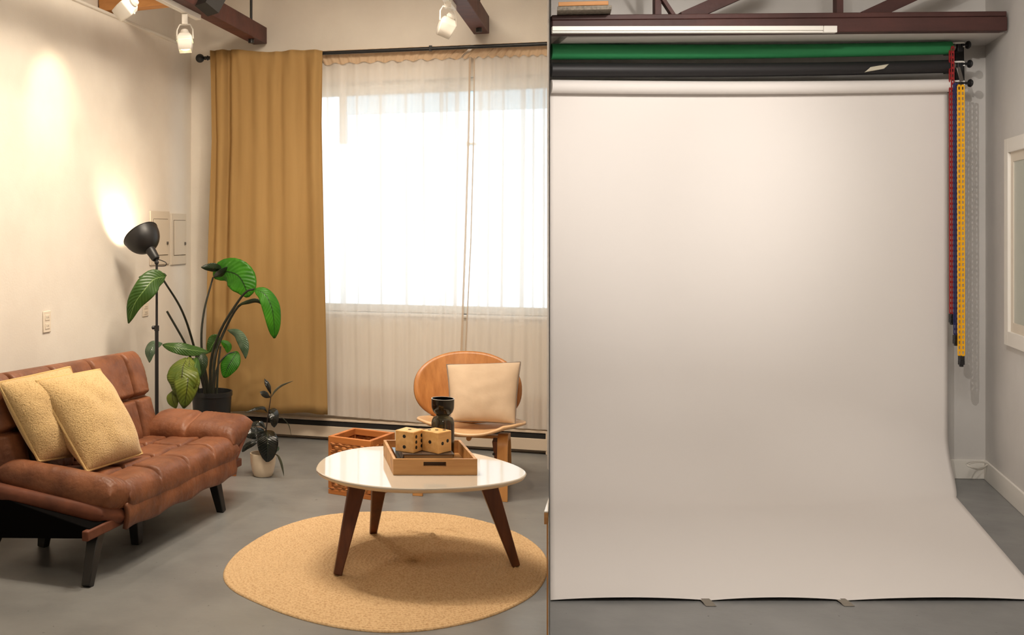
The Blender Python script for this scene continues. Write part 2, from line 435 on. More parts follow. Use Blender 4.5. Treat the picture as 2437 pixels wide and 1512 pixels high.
# left wall with a ledge, recessed above
zl = LP(456, 120)[1]
LLEN = 10.2
a = CO - ld * .15; b = CO + ld * LLEN
mb = MB()
o1 = -LN * .3
mb.prism([a, b, b + o1, a + o1], 0, zl)
a2 = a - LN * .13; b2 = b - LN * .13; o2 = -LN * .17
mb.prism([a2, b2, b2 + o2, a2 + o2], zl - .02, CEIL)
struct(mb.build('wall_left', MT['wall']))
mb = MB(); a3 = CO + LN * .012 + ld * .0; b3 = CO + ld * LLEN + LN * .012
mb.prism([a3, b3, b3 - LN * .14, a3 - LN * .14], zl, zl + .018); struct(mb.build('trim_1', MT['trimw'], bevel=.004))
# back wall with the window opening
T0 = wall_t(575, 0); T1 = wall_t(1307, 0) - .002; ZB = WP(900, 744, 0)[1]; ZT = WP(900, 192, 0)[1]
TE = wall_t(1307.6, 0) + .02
bt = .18
def wbox(mb, t0, t1, z0, z1, o0, o1, mi=0):
    q = [W(t0, o0, 0), W(t1, o0, 0), W(t1, o1, 0), W(t0, o1, 0)]
    mb.prism(q, z0, z1, mi)
mb = MB()
wbox(mb, -.14, T0, 0, CEIL, 0, -bt); wbox(mb, T1, TE, 0, CEIL, 0, -bt); wbox(mb, T0, T1, 0, ZB, 0, -bt); wbox(mb, T0, T1, ZT, CEIL, 0, -bt)
struct(mb.build('wall_back', MT['wall']))
# window: frame, transom, mullion, panes, sill
wroot = struct(empty('window_1'))
tm = wall_t(1119, 0)
ztr = WP(1119, 342, -.1)[1]; zhd = WP(900, 226, -.08)[1]
mb = MB(); d0, d1 = -.06, -.12
wbox(mb, T0, T1, zhd, ZT, d0, d1); wbox(mb, T0, T1, ZB, ZB + .05, d0, d1); wbox(mb, T0, T0 + .05, ZB + .05, zhd, d0, d1); wbox(mb, tm - .035, tm - .022, ztr - .02, ztr + .012, d0, d1); wbox(mb, tm - .03, tm + .03, ztr - .012, ztr + .004, d0, d1)
t80 = wall_t(817, -.08); wbox(mb, t80 - .022, t80 + .022, ztr + .02, zhd, d0, d1)
mb.build('window_frame', MT['trimw'], wroot, bevel=.004)
mb = MB(); wbox(mb, T0 + .051, T1 - .004, ZB + .051, zhd - .001, -.1, -.106); mb.build('pane', MT['glasspane'], wroot)
zf = WP(900, 272, -.09)[1]
mb = MB(); wbox(mb, t80 + .03, T1 - .005, zf, zhd - .002, -.092, -.096); tag(mb.build('frosted_band', MT['frost'], wroot), 'frosted strip along the top of the pane')
mb = MB(); wbox(mb, T0 - .03, T1 + .0, ZB - .02, ZB, .025, -.058); mb.build('window_sill', MT['trimw'], wroot, bevel=.004)
# added partition between the two bays, keeps their light apart
s0, s1 = 1.6, 7.02
mb = MB(); h = .0009
mb.prism([pd * s0 - pn * h, pd * s1 - pn * h, pd * s1 + pn * h, pd * s0 + pn * h], 0, CEIL); struct(mb.build('added_partition', MT['wall_r']))
# studio bay walls
x0 = SEAM
q = RC - ru * 2.9
tt = (SEAM * RC.y - RC.x) / (ru.x - SEAM * ru.y)
quad_wall('wall_studio', RC + ru * (tt + .01), RC + ru * .2, 0, CEIL, -rn, .12, MT['wall_r'])
quad_wall('wall_right', RC, RC + rd * 9.5, 0, CEIL, -rdn, .15, MT['wall_r'])
quad_wall('wall_front', (-4.2, -2.9), (6.6, -2.9), 0, CEIL, (0, -1, 0), .1, MT['wall'])
# baseboards of the studio bay
bz = .112
mb = MB(); A_ = RC + ru * (tt + .012); B_ = RC - ru * .0
mb.prism([A_, B_, B_ + rn * .014, A_ + rn * .014], 0, bz); struct(mb.build('baseboard_studio', MT['trimw'], bevel=.003))
mb = MB(); A_ = RC + rn * .014; B_ = RC + rd * 6
mb.prism([A_, B_, B_ + rdn * .015, A_ + rdn * .015], 0, bz); struct(mb.build('baseboard_right', MT['trimw'], bevel=.003))
# soffit over the rolls
A_ = RC + ru * (tt + .012); B_ = RC + ru * .05
mb = MB(); mb.prism([A_, B_, B_ + rn * .42 + ru * -.15, A_ + rn * .42], 2.512, 2.55); struct(mb.build('ceiling_soffit', MT['wall_r']))
# studio window on the right wall
def RW(s, off, z): return RC + rd * s + rdn * off + V((0, 0, z))
def RP(x, y, off=0):
    o = RC + rdn * off; k = (x - CX) / FPX
    s = (k * o.y - o.x) / (rd.x - k * rd.y); p = o + rd * s
    return s, EYE - (y - HY) / FPX * p.y
def rbox(mb, s0, s1, z0, z1, o0, o1, mi=0):
    mb.prism([RW(s0, o0, 0), RW(s1, o0, 0), RW(s1, o1, 0), RW(s0, o1, 0)], z0, z1, mi)
ws, wt = RP(2401, 332); wb = RP(2401, 820)[1]; w2 = ws + .9
w_r = struct(empty('window_2'))
cw = .075
mb = MB(); rbox(mb, ws, ws + cw, wb, wt, 0, .022); rbox(mb, w2 - cw, w2, wb, wt, 0, .022); rbox(mb, ws + cw, w2 - cw, wt - cw, wt, 0, .022); rbox(mb, ws + cw, w2 - cw, wb, wb + cw, 0, .022)
mb.build('window_casing', MT['trimw'], w_r, bevel=.002)
mb = MB(); rbox(mb, ws + cw + .0, ws + cw + .05, wb + cw, wt - cw, .001, .008); rbox(mb, w2 - cw - .05, w2 - cw, wb + cw, wt - cw, .001, .008)
rbox(mb, ws + cw + .05, w2 - cw - .05, wb + cw, wb + cw + .05, .001, .008); rbox(mb, ws + cw + .05, w2 - cw - .05, wt - cw - .05, wt - cw, .001, .008)
mb.build('sash', MT['panelpaint'], w_r)
mb = MB(); rbox(mb, ws + cw + .05, w2 - cw - .05, wb + cw + .05, wt - cw - .05, .001, .004); mb.build('pane', M('pane_reflection_tint', (188, 190, 178), .25), w_r)  # pale opaque colour stands in for the glass reflection
# heater along the back wall
hr = empty('baseboard_heater', W(.5, 0, 0), -YAW, 'long low cream baseboard heater with a dark slot running under the curtains', 'heater')
t_a, t_b = .02 - .5, TE - .028 - .5
def hbox(mb, z0, z1, o0, o1, a=t_a, b=t_b): mb.box(((a + b) / 2, -(o0 + o1) / 2, (z0 + z1) / 2), (b - a, abs(o1 - o0), z1 - z0))
mb = MB(); hbox(mb, .025, .1, .055, .068); hbox(mb, .135, .15, .003, .06); hbox(mb, .0, .15, .003, .012); hbox(mb, .0, .15, .003, .066, t_a, t_a + .012); hbox(mb, .0, .15, .003, .066, t_b - .012, t_b)
mb.build('body', MT['heater'], hr, bevel=.003)
mb = MB(); hbox(mb, .03, .13, .013, .054, t_a + .015, t_b - .015); tag(mb.build('element', MT['slot'], hr), 'dark heating element in the slot')

# ------------------------------------------------------------------ curtains and rod
rodo = .13
tl, zrl = WP(497, 138, rodo); tr_, zrr = WP(1306, 104, rodo)
A_ = W(tl - .0, rodo, zrl); B_ = W(tr_ - .001, rodo, zrr)
rr = empty('curtain_rod', A_, 0, 'black metal curtain rod with a ball finial above the window', 'curtain rod')
dv = (B_ - A_); dn = dv.normalized()
mb = MB(); mb.tube([V((0, 0, 0)), dv], .0125, 16); mb.build('rod', MT['blackmetal'], rr, smooth=True)
mb = MB(); prof = [(.012, 0), (.017, .006), (.017, .012), (.009, .018), (.014, .028), (.009, .036)]
for k in range(0, 13): prof.append((max(.0005, .031 * math.sin(math.pi * (k + .8) / 13)), .036 + .031 - .031 * math.cos(math.pi * (k + .8) / 13)))
mb.lathe(prof, 24, (0, 0, 0), -dn); mb.build('finial', MT['blackmetal'], rr, smooth=True)
mb = MB(); pb = dv * .675; mb.bar(pb + V((0, 0, -.016)), pb + V((0, 0, .02)), .02, .02); mb.bar(pb, pb - nn * (rodo - .004) + V((0, 0, .0)), .012, .012)
mb.build('bracket', MT['blackmetal'], rr, bevel=.002)

def curtain(name, mat, pxl, pxr, ytop, ybot, off, fold, nf, seed, parent=None, nu=220, nv=40, topamp=.6, org=None, gather=0, valleys=None):
    """pxl/pxr/ytop/ybot: functions of v (0 top..1 bottom) or of u"""
    rows = []
    for j in range(nv + 1):
        v = j / nv; row = []
        for i in range(nu + 1):
            q = i / nu
            x = pxl(v) * (1 - q) + pxr(v) * q
            y = ytop(q) * (1 - v) + ybot(q) * v
            t, z = WP(x, y, off)
            ph = seed + .5 * mnoise.noise(V((q * 3, v * 1.2, seed)))
            fa = fold * (topamp + (1 - topamp) * min(1, v * 4)) * (.75 + .45 * mnoise.noise(V((q * 6 + seed, v * .8, 3))))
            d = fa * (math.sin(2 * math.pi * nf * q + 6 * ph) + .45 * math.sin(2 * math.pi * nf * 2.3 * q + 3 * ph + 1))
            if valleys:
                d = .004 * mnoise.noise(V((q * 9, v * 2, 7)))
                for q0, dep, w_, vb in valleys:
                    qq = q0 + .012 * mnoise.noise(V((v * 2, q0 * 9, 2))); ww = w_ * (1 + .8 * v)
                    d -= dep * (1 + (vb - 1) * v) * math.exp(-((q - qq) / ww) ** 2)
            if valleys: d = max(d, -.052)
            if gather: d += gather * math.exp(-(v * 22) ** 2) * math.sin(2 * math.pi * nf * 1.8 * q + seed) 
            p = W(t, off, z) + nn * d
            row.append(p - (org if org is not None else V((0, 0, 0))))
        rows.append(row)
    mb = MB(); mb.grid(rows); return mb
lerp = lambda a, b: (lambda v: a + (b - a) * v)
def poly(*k):
    def f(v):
        for (a, b), (c, d) in zip(k, k[1:]):
            if v <= c: return b + (d - b) * (v - a) / (c - a)
        return k[-1][1]
    return f
o = curtain('tan_curtain', MT['tan'], poly((0, 500), (.25, 503), (.62, 492), (.85, 488), (1, 492)), poly((0, 764), (.2, 762), (.5, 767), (1, 776)),
            lambda q: 120 - 3 * math.sin(q * 9), lambda q: 978 + 10 * q + 2 * math.sin(q * 14), .208, .026, 4.6, 1.3, gather=.010, nu=300, valleys=[(.03, .03, .02, 1), (.145, .062, .026, .7), (.235, .012, .03, .6), (.36, .018, .04, .5), (.50, .022, .035, .5), (.63, .02, .03, .6), (.84, .05, .05, .8), (.99, .04, .03, 1)]).build('window_curtain', MT['tan'], smooth=True, angle=0, solid=.002)
tag(o, 'full-length tan opaque curtain gathered at the left end of the rod', 'curtain')
# sheers: two panels, each panel > heading
def sheer(pxl, pxr, ybq, label, seed, nf, hemr=True, pleats=()):
    ytop = lambda x: 121 - (x - 765) * .041
    org = W(wall_t((pxl(0) + pxr(0)) / 2, .075), .075, 0)
    root = empty('sheer_curtain', org, 0, label, 'curtain', None)
    xt = lambda q: pxl(0) * (1 - q) + pxr(0) * q
    curtain('s', None, pxl, pxr, lambda q: ytop(xt(q)) + 30, ybq, .07, .0065, nf, seed, org=org, topamp=.8).build('panel', MT['sheer'], root, smooth=True, angle=0)
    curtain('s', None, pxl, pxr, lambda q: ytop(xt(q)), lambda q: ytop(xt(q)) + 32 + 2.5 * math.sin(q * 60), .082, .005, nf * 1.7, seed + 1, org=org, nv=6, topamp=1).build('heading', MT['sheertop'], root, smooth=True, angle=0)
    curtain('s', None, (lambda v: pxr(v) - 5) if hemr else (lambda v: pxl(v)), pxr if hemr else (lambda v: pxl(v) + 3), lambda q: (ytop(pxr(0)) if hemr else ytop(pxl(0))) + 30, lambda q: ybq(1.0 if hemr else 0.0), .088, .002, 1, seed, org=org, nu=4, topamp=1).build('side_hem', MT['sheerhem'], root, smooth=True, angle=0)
    for (a0, b0, a1, b1) in pleats:
        yq = lambda q, m_=(a0 + b0) / 2: ybq((m_ - pxl(1)) / (pxr(1) - pxl(1)))
        curtain('s', None, lerp(a0, a1), lerp(b0, b1), lambda q, m_=(a0 + b0) / 2: ytop(m_) + 31, yq, .05, .004, 1.2, seed + a0, org=org, nu=8, topamp=1).build('pleat', MT['sheer'], root, smooth=True, angle=0)
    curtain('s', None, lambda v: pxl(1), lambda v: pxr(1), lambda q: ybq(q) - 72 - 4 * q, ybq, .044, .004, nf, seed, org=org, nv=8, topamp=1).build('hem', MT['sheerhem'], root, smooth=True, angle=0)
    return root
sheer(poly((0, 758), (1, 772)), poly((0, 1121), (.2, 1118), (.5, 1110), (.85, 1099), (1, 1096)), lambda q: 988 + 26 * q, 'wide white sheer curtain between the tan curtain and the gap', 2.2, 9, pleats=[(776, 781, 786, 789), (806, 826, 812, 822), (846, 851, 853, 857), (902, 908, 906, 911), (962, 968, 966, 974), (1004, 1010, 1006, 1014), (1046, 1056, 1044, 1052), (1062, 1066, 1056, 1062), (1084, 1094, 1076, 1084)])
sheer(poly((0, 1127), (.2, 1126), (.5, 1119), (.85, 1104), (1, 1102)), poly((0, 1306.3), (1, 1306.3)), lambda q: 1012 + 12 * q, 'narrow white sheer curtain right of the gap, behind the plywood chair', 4.1, 5, False, pleats=[(1140, 1150, 1132, 1138), (1162, 1167, 1156, 1162), (1196, 1202, 1188, 1194), (1240, 1252, 1234, 1244), (1268, 1273, 1264, 1270), (1292, 1298, 1290, 1296)])

# ------------------------------------------------------------------ ceiling beams and track lights (left)
def along(pA, pB, w, h, name, mat, bevel=.004):
    mb = MB(); mb.bar(pA, pB, w, h); return mb.build(name, mat, bevel=bevel)
def beam_at(xe, ytop, ybot, label, wpx):
    t, zc = WP(xe, (ytop + ybot) / 2, .05)
    p = W(t, .03, zc)
    e = p + nn * 8.5
    o = along(V((0, 0, 0)), e - p, .1, .115, 'ceiling_beam', MT['beam']); o.location = p
    tag(o, label, 'beam', None, 'thing'); return p
pb1 = beam_at(617, 72, 98, 'dark red timber ceiling beam carrying the white track, ending above the tan curtain', 0)
pb2 = beam_at(1145, 46, 72, 'dark red timber ceiling beam ending above the sheer curtains', 0)
# hanging rods at the beam ends
for pb, lab in ((pb1, 'thin dark steel hanger rod rising from the beam above the tan curtain'), (pb2, 'thin dark steel hanger rod rising from the beam above the sheers')):
    p = pb + nn * .22 + u * .01
    mb = MB(); mb.tube([V((0, 0, -.075)), V((0, 0, CEIL - p.z - .002))], .009, 12); mb.lathe([(.02, -.085), (.02, -.06)], 12)
    o = mb.build('hanger_rod', MT['blackmetal'], smooth=True); o.location = p; tag(o, lab, 'rod', 'steel hanger rods')
# orange timber from the left wall to the first beam
sA, zA = LP(250, 15, -.1)
pA = Lw(sA, -.12, zA); 
pB = P(415, 8, pA.y * .985)
k = 0
pB = V((pA.x, pA.y, pA.z)) + u * .62 + V((0, 0, .02))
mb = MB(); mb.bar(V((0, 0, 0)), pB - pA, .09, .08); o = mb.build('timber_strut', MT['timber'], bevel=.003); o.location = pA
tag(o, 'short orange timber strut between the left wall and the track beam', 'timber', None, 'thing')
# dark diagonal above beam one
pc = P(492, 14, 6.0)
mb = MB(); mb.bar(V((0, 0, -.02)), V((.36, .25, CEIL - pc.z - .002)), .12, .1); o = mb.build('roof_brace', MT['slot']); o.location = pc; tag(o, 'black diagonal roof brace above the track beam', 'brace', None, 'thing')

def track_head(name, loc, aim, label, px=30, slot=True):
    """white square spot head on a yoke"""
    loc = V(loc); root = empty(name, loc, 0, label, 'spotlight', 'white track spotlights')
    d = (V(aim) - loc).normalized(); q = V((0, 0, -1)).rotation_difference(d)
    Rm = q.to_matrix()
    s = .04
    # housing: tapered square can along d
    mb = MB()
    def ring(z, w): return [Rm @ V((x * w, y * w, z)) for x, y in ((-1, -1), (1, -1), (1, 1), (-1, 1))]
    rs = [ring(.03, .028), ring(.005, .044), ring(-.03, .042), ring(-.075, .036)]
    vs = [p for r in rs for p in r]; fs = [(0, 1, 2, 3)]
    for i in range(3):
        for k in range(4): fs.append((i * 4 + k, i * 4 + (k + 1) % 4, (i + 1) * 4 + (k + 1) % 4, (i + 1) * 4 + k))
    mb.add(vs, fs); mb.build('housing', MT['white_metal'], root, bevel=.005, solid=.002)
    if slot:
        mb = MB()
        for k in range(4):
            a_, b_ = V(rs[1][k]), V(rs[1][(k + 1) % 4]); c_, d_ = V(rs[2][k]), V(rs[2][(k + 1) % 4])
            m1 = a_.lerp(b_, .12).lerp(c_.lerp(d_, .12), .6); m2 = a_.lerp(b_, .88).lerp(c_.lerp(d_, .88), .6)
            ou = ((m1 + m2) / 2 - Rm @ V((0, 0, -.015))).normalized() * .0022
            mb.bar(m1 + ou, m2 + ou, .003, .003, up=Rm @ V((0, 0, 1)))
        tag(mb.build('light_slot', MT['slotlight'], root), 'glowing vent slot')
    mb = MB(); mb.lathe([(.026, -.062), (.026, -.058)], 20, (0, 0, 0)); 
    mb.v = [Rm @ p for p in mb.v]; mb.build('lamp', MT['spotlens'], root, smooth=True)
    mb = MB(); mb.lathe([(.02, .03), (.026, .04), (.02, .055), (.006, .06)], 20); mb.v = [Rm @ p for p in mb.v]; mb.build('lamp_holder', MT['white_metal'], root, smooth=True)
    x = Rm @ V((1, 0, 0)); top = V((0, 0, .12))
    mb = MB(); path = [x * .048, x * .046 + top * .45, x * .03 + top * .7, -x * .03 + top * .7, -x * .046 + top * .45, -x * .048]
    mb.tube(path, .0045, 8); mb.build('yoke', MT['white_metal'], root, smooth=True)
    mb = MB(); mb.box(top * .95, (.035, .035, .06)); mb.build('adapter', MT['white_metal'], root, bevel=.003)
    return root
# track on the underside of beam one
def on_beam(pb, dist, dx=0, dz=-.075): return pb + nn * dist + u * dx + V((0, 0, dz))
def beam_dist(pb, px, dx=0):
    o = pb + u * dx; k = (px - CX) / FPX
    return (k * o.y - o.x) / (nn.x - k * nn.y)
d_end = beam_dist(pb1, 472, -.03)
pA = on_beam(pb1, d_end, -.03, -.073)
mb = MB(); mb.bar(V((0, 0, 0)), nn * 3.5, .036, .03); mb.bar(nn * .02 + V((0, 0, -.0155)), nn * 3.48 + V((0, 0, -.0155)), .016, .002)
o = mb.build('light_track', MT['white_metal'], bevel=.002); o.location = pA
tag(o, 'white light track fixed under the beam above the tan curtain', 'light track')
d2 = beam_dist(pb2, 1085, -.03)
pA2 = on_beam(pb2, d2, -.045, -.073)
mb = MB(); mb.bar(V((0, 0, 0)), nn * 3.5, .036, .03); o = mb.build('light_track', MT['white_metal'], bevel=.002); o.location = pA2
tag(o, 'white light track fixed under the beam above the sheer curtains', 'light track')
s_, z_ = LP(125, 250); patch1 = Lw(s_, 0, z_)
dh = beam_dist(pb1, 440, -.03); h1 = on_beam(pb1, dh, -.03, -.073 - .165)
track_head('track_spotlight', h1, h1 + V((.05, -.15, -1)), 'white track spotlight with glowing slot hanging beside the track end')
dh = beam_dist(pb1, 306, -.03); h2 = on_beam(pb1, dh, -.03, -.073 - .125)
track_head('track_spotlight', h2, patch1 + V((0, 0, .2)), 'white track spotlight in front of the orange timber strut', slot=False)
dh = beam_dist(pb2, 1066, -.045); h3 = on_beam(pb2, dh, -.045, -.073 - .125)
track_head('track_spotlight', h3, h3 + V((-.25, .25, -.6)), 'white track spotlight tilted on the beam above the sheers', slot=False)

# ------------------------------------------------------------------ wall plates on the left wall
def lbox(mb, s0, s1, z0, z1, o0, o1, org, mi=0):
    mb.prism([Lw(s0, o0, 0) - org, Lw(s1, o0, 0) - org, Lw(s1, o1, 0) - org, Lw(s0, o1, 0) - org], z0 - org.z, z1 - org.z, mi)
def outlet(x0, x1, y0, y1, label):
    sA, zA = LP(x0, y0); sB, zB = LP(x1, y1); zm = (zA + zB) / 2; sm = (sA + sB) / 2
    org = Lw(sm, 0, zm); w = abs(sA - sB); hh = abs(zA - zB)
    r = empty('wall_outlet', org, 0, label, 'outlet', 'wall outlets')
    mb = MB(); lbox(mb, sm - w / 2, sm + w / 2, zm - hh / 2, zm + hh / 2, .001, .007, org); mb.build('cover_plate', MT['outlet'], r, bevel=.003)
    for dz in (-.2, .2):
        mb = MB(); lbox(mb, sm - w * .28, sm + w * .28, zm + hh * (dz - .13), zm + hh * (dz + .13), .007, .0095, org); mb.build('socket', MT['outlet'], r, bevel=.001)
        mb = MB()
        for k in (-.1, .1): lbox(mb, sm + w * k - .0012, sm + w * k + .0012, zm + hh * dz - .004, zm + hh * dz + .005, .0095, .0101, org)
        mb.build('slots', MT['slot'], r)
outlet(101, 119, 742, 790, 'cream wall outlet on the left wall above the sofa cushions')
outlet(338, 352, 722, 752, 'cream wall outlet on the left wall behind the floor lamp')
def epanel(x0, x1, y0, y1, dx0, dx1, dy0, dy1, label, flip=False):
    sA, zA = LP(x0, y0); sB, zB = LP(x1, y1)
    org = Lw((sA + sB) / 2, 0, (zA + zB) / 2); r = empty('breaker_panel', org, 0, label, 'electrical panel', 'electrical panels')
    mb = MB(); lbox(mb, sB, sA, zB, zA, .001, .012, org); mb.build('frame', MT['panelpaint'], r, bevel=.002)
    s1, z1 = LP(dx0, dy0); s2, z2 = LP(dx1, dy1)
    mb = MB(); lbox(mb, s2 - .004, s1 + .004, z2 - .004, z1 + .004, .012, .0128, org); mb.build('door_gap', MT['line'], r)
    mb = MB(); lbox(mb, s2, s1, z2, z1, .0128, .018, org); dd = mb.build('door', MT['panelpaint'], r, bevel=.002)
    mb = MB(); zk = z2 + (z1 - z2) * .33; lbox(mb, s2 + .012, s2 + .03, zk - .01, zk + .01, .018, .026, org); mb.build('latch', MT['steel'], dd, bevel=.002)
epanel(355, 400, 502, 628, 362, 395, 522, 606, 'painted breaker panel directly behind the lamp shade')
epanel(404, 440, 508, 628, 410, 437, 525, 606, 'painted breaker panel in the corner beside the tan curtain')

# ------------------------------------------------------------------ floor lamp
LY = 6.3; lx = (373 - CX) / FPX * LY
fl = empty('floor_lamp', (lx, LY, 0), 0, 'black floor lamp with dome shade turned to the left wall, behind the sofa', 'floor lamp')
zt = P(373, 625, LY).z; zmid = P(373, 780, LY).z
mb = MB(); mb.lathe([(.125, 0), (.125, .012), (.118, .02), (.02, .026), (.016, .05)], 40); mb.build('base', MT['blackmetal'], fl, smooth=True)
mb = MB(); mb.tube([V((0, 0, .03)), V((0, 0, zmid))], .0115, 14); mb.tube([V((0, 0, zmid)), V((0, 0, zt + .005))], .0075, 14); mb.lathe([(.0145, zmid - .02), (.0145, zmid + .012)], 16); mb.build('pole', MT['blackmetal'], fl, smooth=True)
mb = MB(); mb.lathe([(.009, 0), (.011, .004), (.011, .014), (.004, .018)], 14, (-.013, 0, zmid), (-1, 0, 0)); mb.build('height_knob', MT['blackmetal'], fl, smooth=True)
neck = P(369, 612, LY) - fl.location; 
rimc = P(343, 549, LY) + V((-.02, .02, 0)) - fl.location
ax = V((-.62, .50, .88)).normalized()
jt = V((0, 0, zt))
mb = MB(); mb.lathe([(.002, -.014), (.013, -.01), (.013, .01), (.002, .014)], 16, jt + V((0, 0, .0)), (0, 1, 0)); mb.lathe([(.008, -.01), (.008, .02)], 12, jt); mb.build('joint', MT['blackmetal'], fl, smooth=True)
base = jt + V((-.005, 0, .022))
mb = MB(); mb.lathe([(.004, -.006), (.021, -.004), (.026, .004), (.031, .07), (.031, .078)], 28, base, ax); mb.build('socket', MT['blackmetal'], fl, smooth=True)
RB = .112; DB = .125
prof = [(RB * math.sin(a) + 0, DB * (1 - math.cos(a))) for a in [math.pi / 2 * k / 14 for k in range(2, 15)]]
prof_in = [(max(r - .003, .001), z + .003) for r, z in prof]
full = [(.012, prof[0][1])] + prof + [(RB + .003, DB + .001), (RB + .003, DB + .004), (RB - .002, DB + .003)] + prof_in[::-1][1:] + [(.012, prof_in[0][1])]
mb = MB()
vs_base = base + ax * .068
seg = 48; q = V((0, 0, 1)).rotation_difference(ax); vs = []
for r_, z_ in full:
    for k in range(seg):
        a_ = 2 * math.pi * k / seg; vs.append(q @ V((r_ * math.cos(a_), r_ * math.sin(a_), z_)) + vs_base)
fs = [(i * seg + k, i * seg + (k + 1) % seg, (i + 1) * seg + (k + 1) % seg, (i + 1) * seg + k) for i in range(len(full) - 1) for k in range(seg)]
mb.add(vs, fs); mb.build('lamp_shade', MT['blackmetal'], fl, smooth=True, angle=60)
bc = vs_base + ax * .06
mb = MB(); prof = [(max(.001, .022 * math.sin(math.pi * k / 12)), .022 - .022 * math.cos(math.pi * k / 12)) for k in range(13)]
mb.lathe(prof, 20, bc - ax * .022, ax); mb.lathe([(.012, -.04), (.012, -.015)], 14, bc, ax); mb.build('bulb', MT['bulb'], fl, smooth=True)
mb = MB(); mb.tube(crom([base + V((.004, 0, -.002)), jt + V((.03, -.01, .012)), jt + V((.058, -.015, -.002)), jt + V((.05, -.01, -.02)), jt + V((.0, 0, -.022))], 20), .0028, 8); mb.build('power_cord', MT['blackmetal'], fl, smooth=True)
lamp_bulb = V(fl.location) + bc + ax * .035; lamp_ax = ax

# ------------------------------------------------------------------ sofa
A_ = F(528, 1218); B_ = F(207, 1398); sm = (A_ + B_) / 2; sa = (A_ - B_).normalized(); sang = math.atan2(sa.y, sa.x)
sofa = empty('sofa', sm, sang, 'brown tufted leather futon sofa with flared arms along the left wall', 'sofa')
LE = MT['leather']
def SL(p):
    """world -> sofa"""
    d = V(p) - sm; c, s = math.cos(sang), math.sin(sang); return V((d.x * c + d.y * s, -d.x * s + d.y * c, d.z))
us = lambda t: (t + .37) / 1.09
seat = puff_mb([(-.37, -.055, .305), (.72, -.055, .305), (.72, .56, .265), (-.37, .56, .265)], .155, [us(-.09), us(.175), us(.44)], [.30, .62], 210, 100, .55, .011, 1.0, .9, .10, 3, wr=.05)
weld(seat.build('seat', LE, sofa))
# back: two rows of puffs
bk = puff_mb([(-.52, .50, .29), (.80, .50, .29), (.80, .645, .775), (-.52, .645, .80)], .17, [(t + .52) / 1.32 for t in (-.36, -.04, .28, .60)], [.50], 220, 100, .6, .011, 1, 1, .08, 8, wr=.04)
weld(bk.build('backrest', LE, sofa))
# far arm and near arm (inner/top cushion plus thin backing panel)
def arm(name, h0, t0, t1, h1, T, sv):
    # corners: hinge front, tip front, tip back, hinge back
    weld(puff_mb([h0, t0, t1, h1], T, [], sv, 70, 120, .25, .014, 1, 1.1, .08, 5, wr=.05).build('armrest', LE, sofa))
arm('far', (.655, -.05, .34), (.905, -.045, .415), (.855, .47, .425), (.655, .50, .34), .15, [.52])
arm('near', (-.56, .50, .415), (-.475, -.02, .335), (-.325, -.055, .30), (-.30, .5, .33), .15, [])
# backing panels beneath the arms
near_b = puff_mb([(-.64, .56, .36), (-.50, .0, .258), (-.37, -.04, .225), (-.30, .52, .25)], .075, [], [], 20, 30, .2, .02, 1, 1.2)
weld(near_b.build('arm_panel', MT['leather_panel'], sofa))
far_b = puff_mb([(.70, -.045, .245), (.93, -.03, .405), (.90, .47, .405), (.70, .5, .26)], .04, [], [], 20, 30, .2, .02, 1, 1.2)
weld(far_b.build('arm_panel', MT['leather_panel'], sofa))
# front apron (hanging leather panel)
mb = MB(); rows = []
for j in range(9):
    v = j / 8; row = []
    for i in range(81):
        q_ = i / 80; t = -.385 + (.69 + .385) * q_
        z = .285 - .108 * v + .006 * math.sin(q_ * 21) * v
        y = -.034 + .008 * math.sin(math.pi * v) * -1 + .006 * mnoise.noise(V((t * 9, z * 14, 4))) - .004 * math.exp(-((t - .2) / .01) ** 2)
        row.append(V((t, y, z)))
    rows.append(row)
mb.grid(rows); mb.build('apron', MT['leather'], sofa, smooth=True, angle=0, solid=.02)
# rail with protruding ends
mb = MB(); mb.bar((-.63, .004, .207), (.84, .004, .211), .03, .042); mb.build('front_rail', MT['leather_panel'], sofa, bevel=.006)
mb = MB(); mb.add([(-.60, .0, .19), (.8, .0, .19), (.8, .55, .13), (-.60, .55, .13), (-.60, .0, .232), (.8, .0, .25), (.8, .55, .235), (-.60, .55, .335)],
                  [(0, 3, 2, 1), (4, 5, 6, 7), (0, 1, 5, 4), (1, 2, 6, 5), (2, 3, 7, 6), (3, 0, 4, 7)]); mb.build('base_frame', MT['black'], sofa, bevel=.004)
def sleg(foot, top, w=.047):
    mb = MB(); mb.bar(foot, top, w * .8, w * .8, up=V((0, 1, 0)), w2=w * 1.15, h2=w * 1.15); mb.build('leg', MT['blackwood'], sofa, bevel=.004)
zr = .0
sleg((-.615, 0, 0), (-.50, .03, .2)); sleg((.615, 0, 0), (.575, .03, .2)); sleg((-.033, .115, 0), (-.033, .13, .19), .05); sleg((-.232, .49, 0), (-.232, .47, .14), .05)
sleg((-.64, .52, 0), (-.57, .50, .14)); sleg((.66, .52, 0), (.62, .50, .14))

def make_pillow(name, corners, T, mat, pmat, label, cat, pinch, wr=.0, seed=1, rim=True, group=None, rimr=.006):
    c = [V(p) for p in corners]; org = (c[0] + c[1] + c[2] + c[3]) / 4
    mb, rm = pillow_mb([p - org for p in c], T, 40, pinch, wr, seed)
    root = empty(name, org, 0, label, cat, group)
    weld(mb.build('cover', mat, root))
    if rim:
        m2 = MB(); m2.tube(rm, rimr, 8); m2.build('piping', pmat, root, smooth=True)
    return root
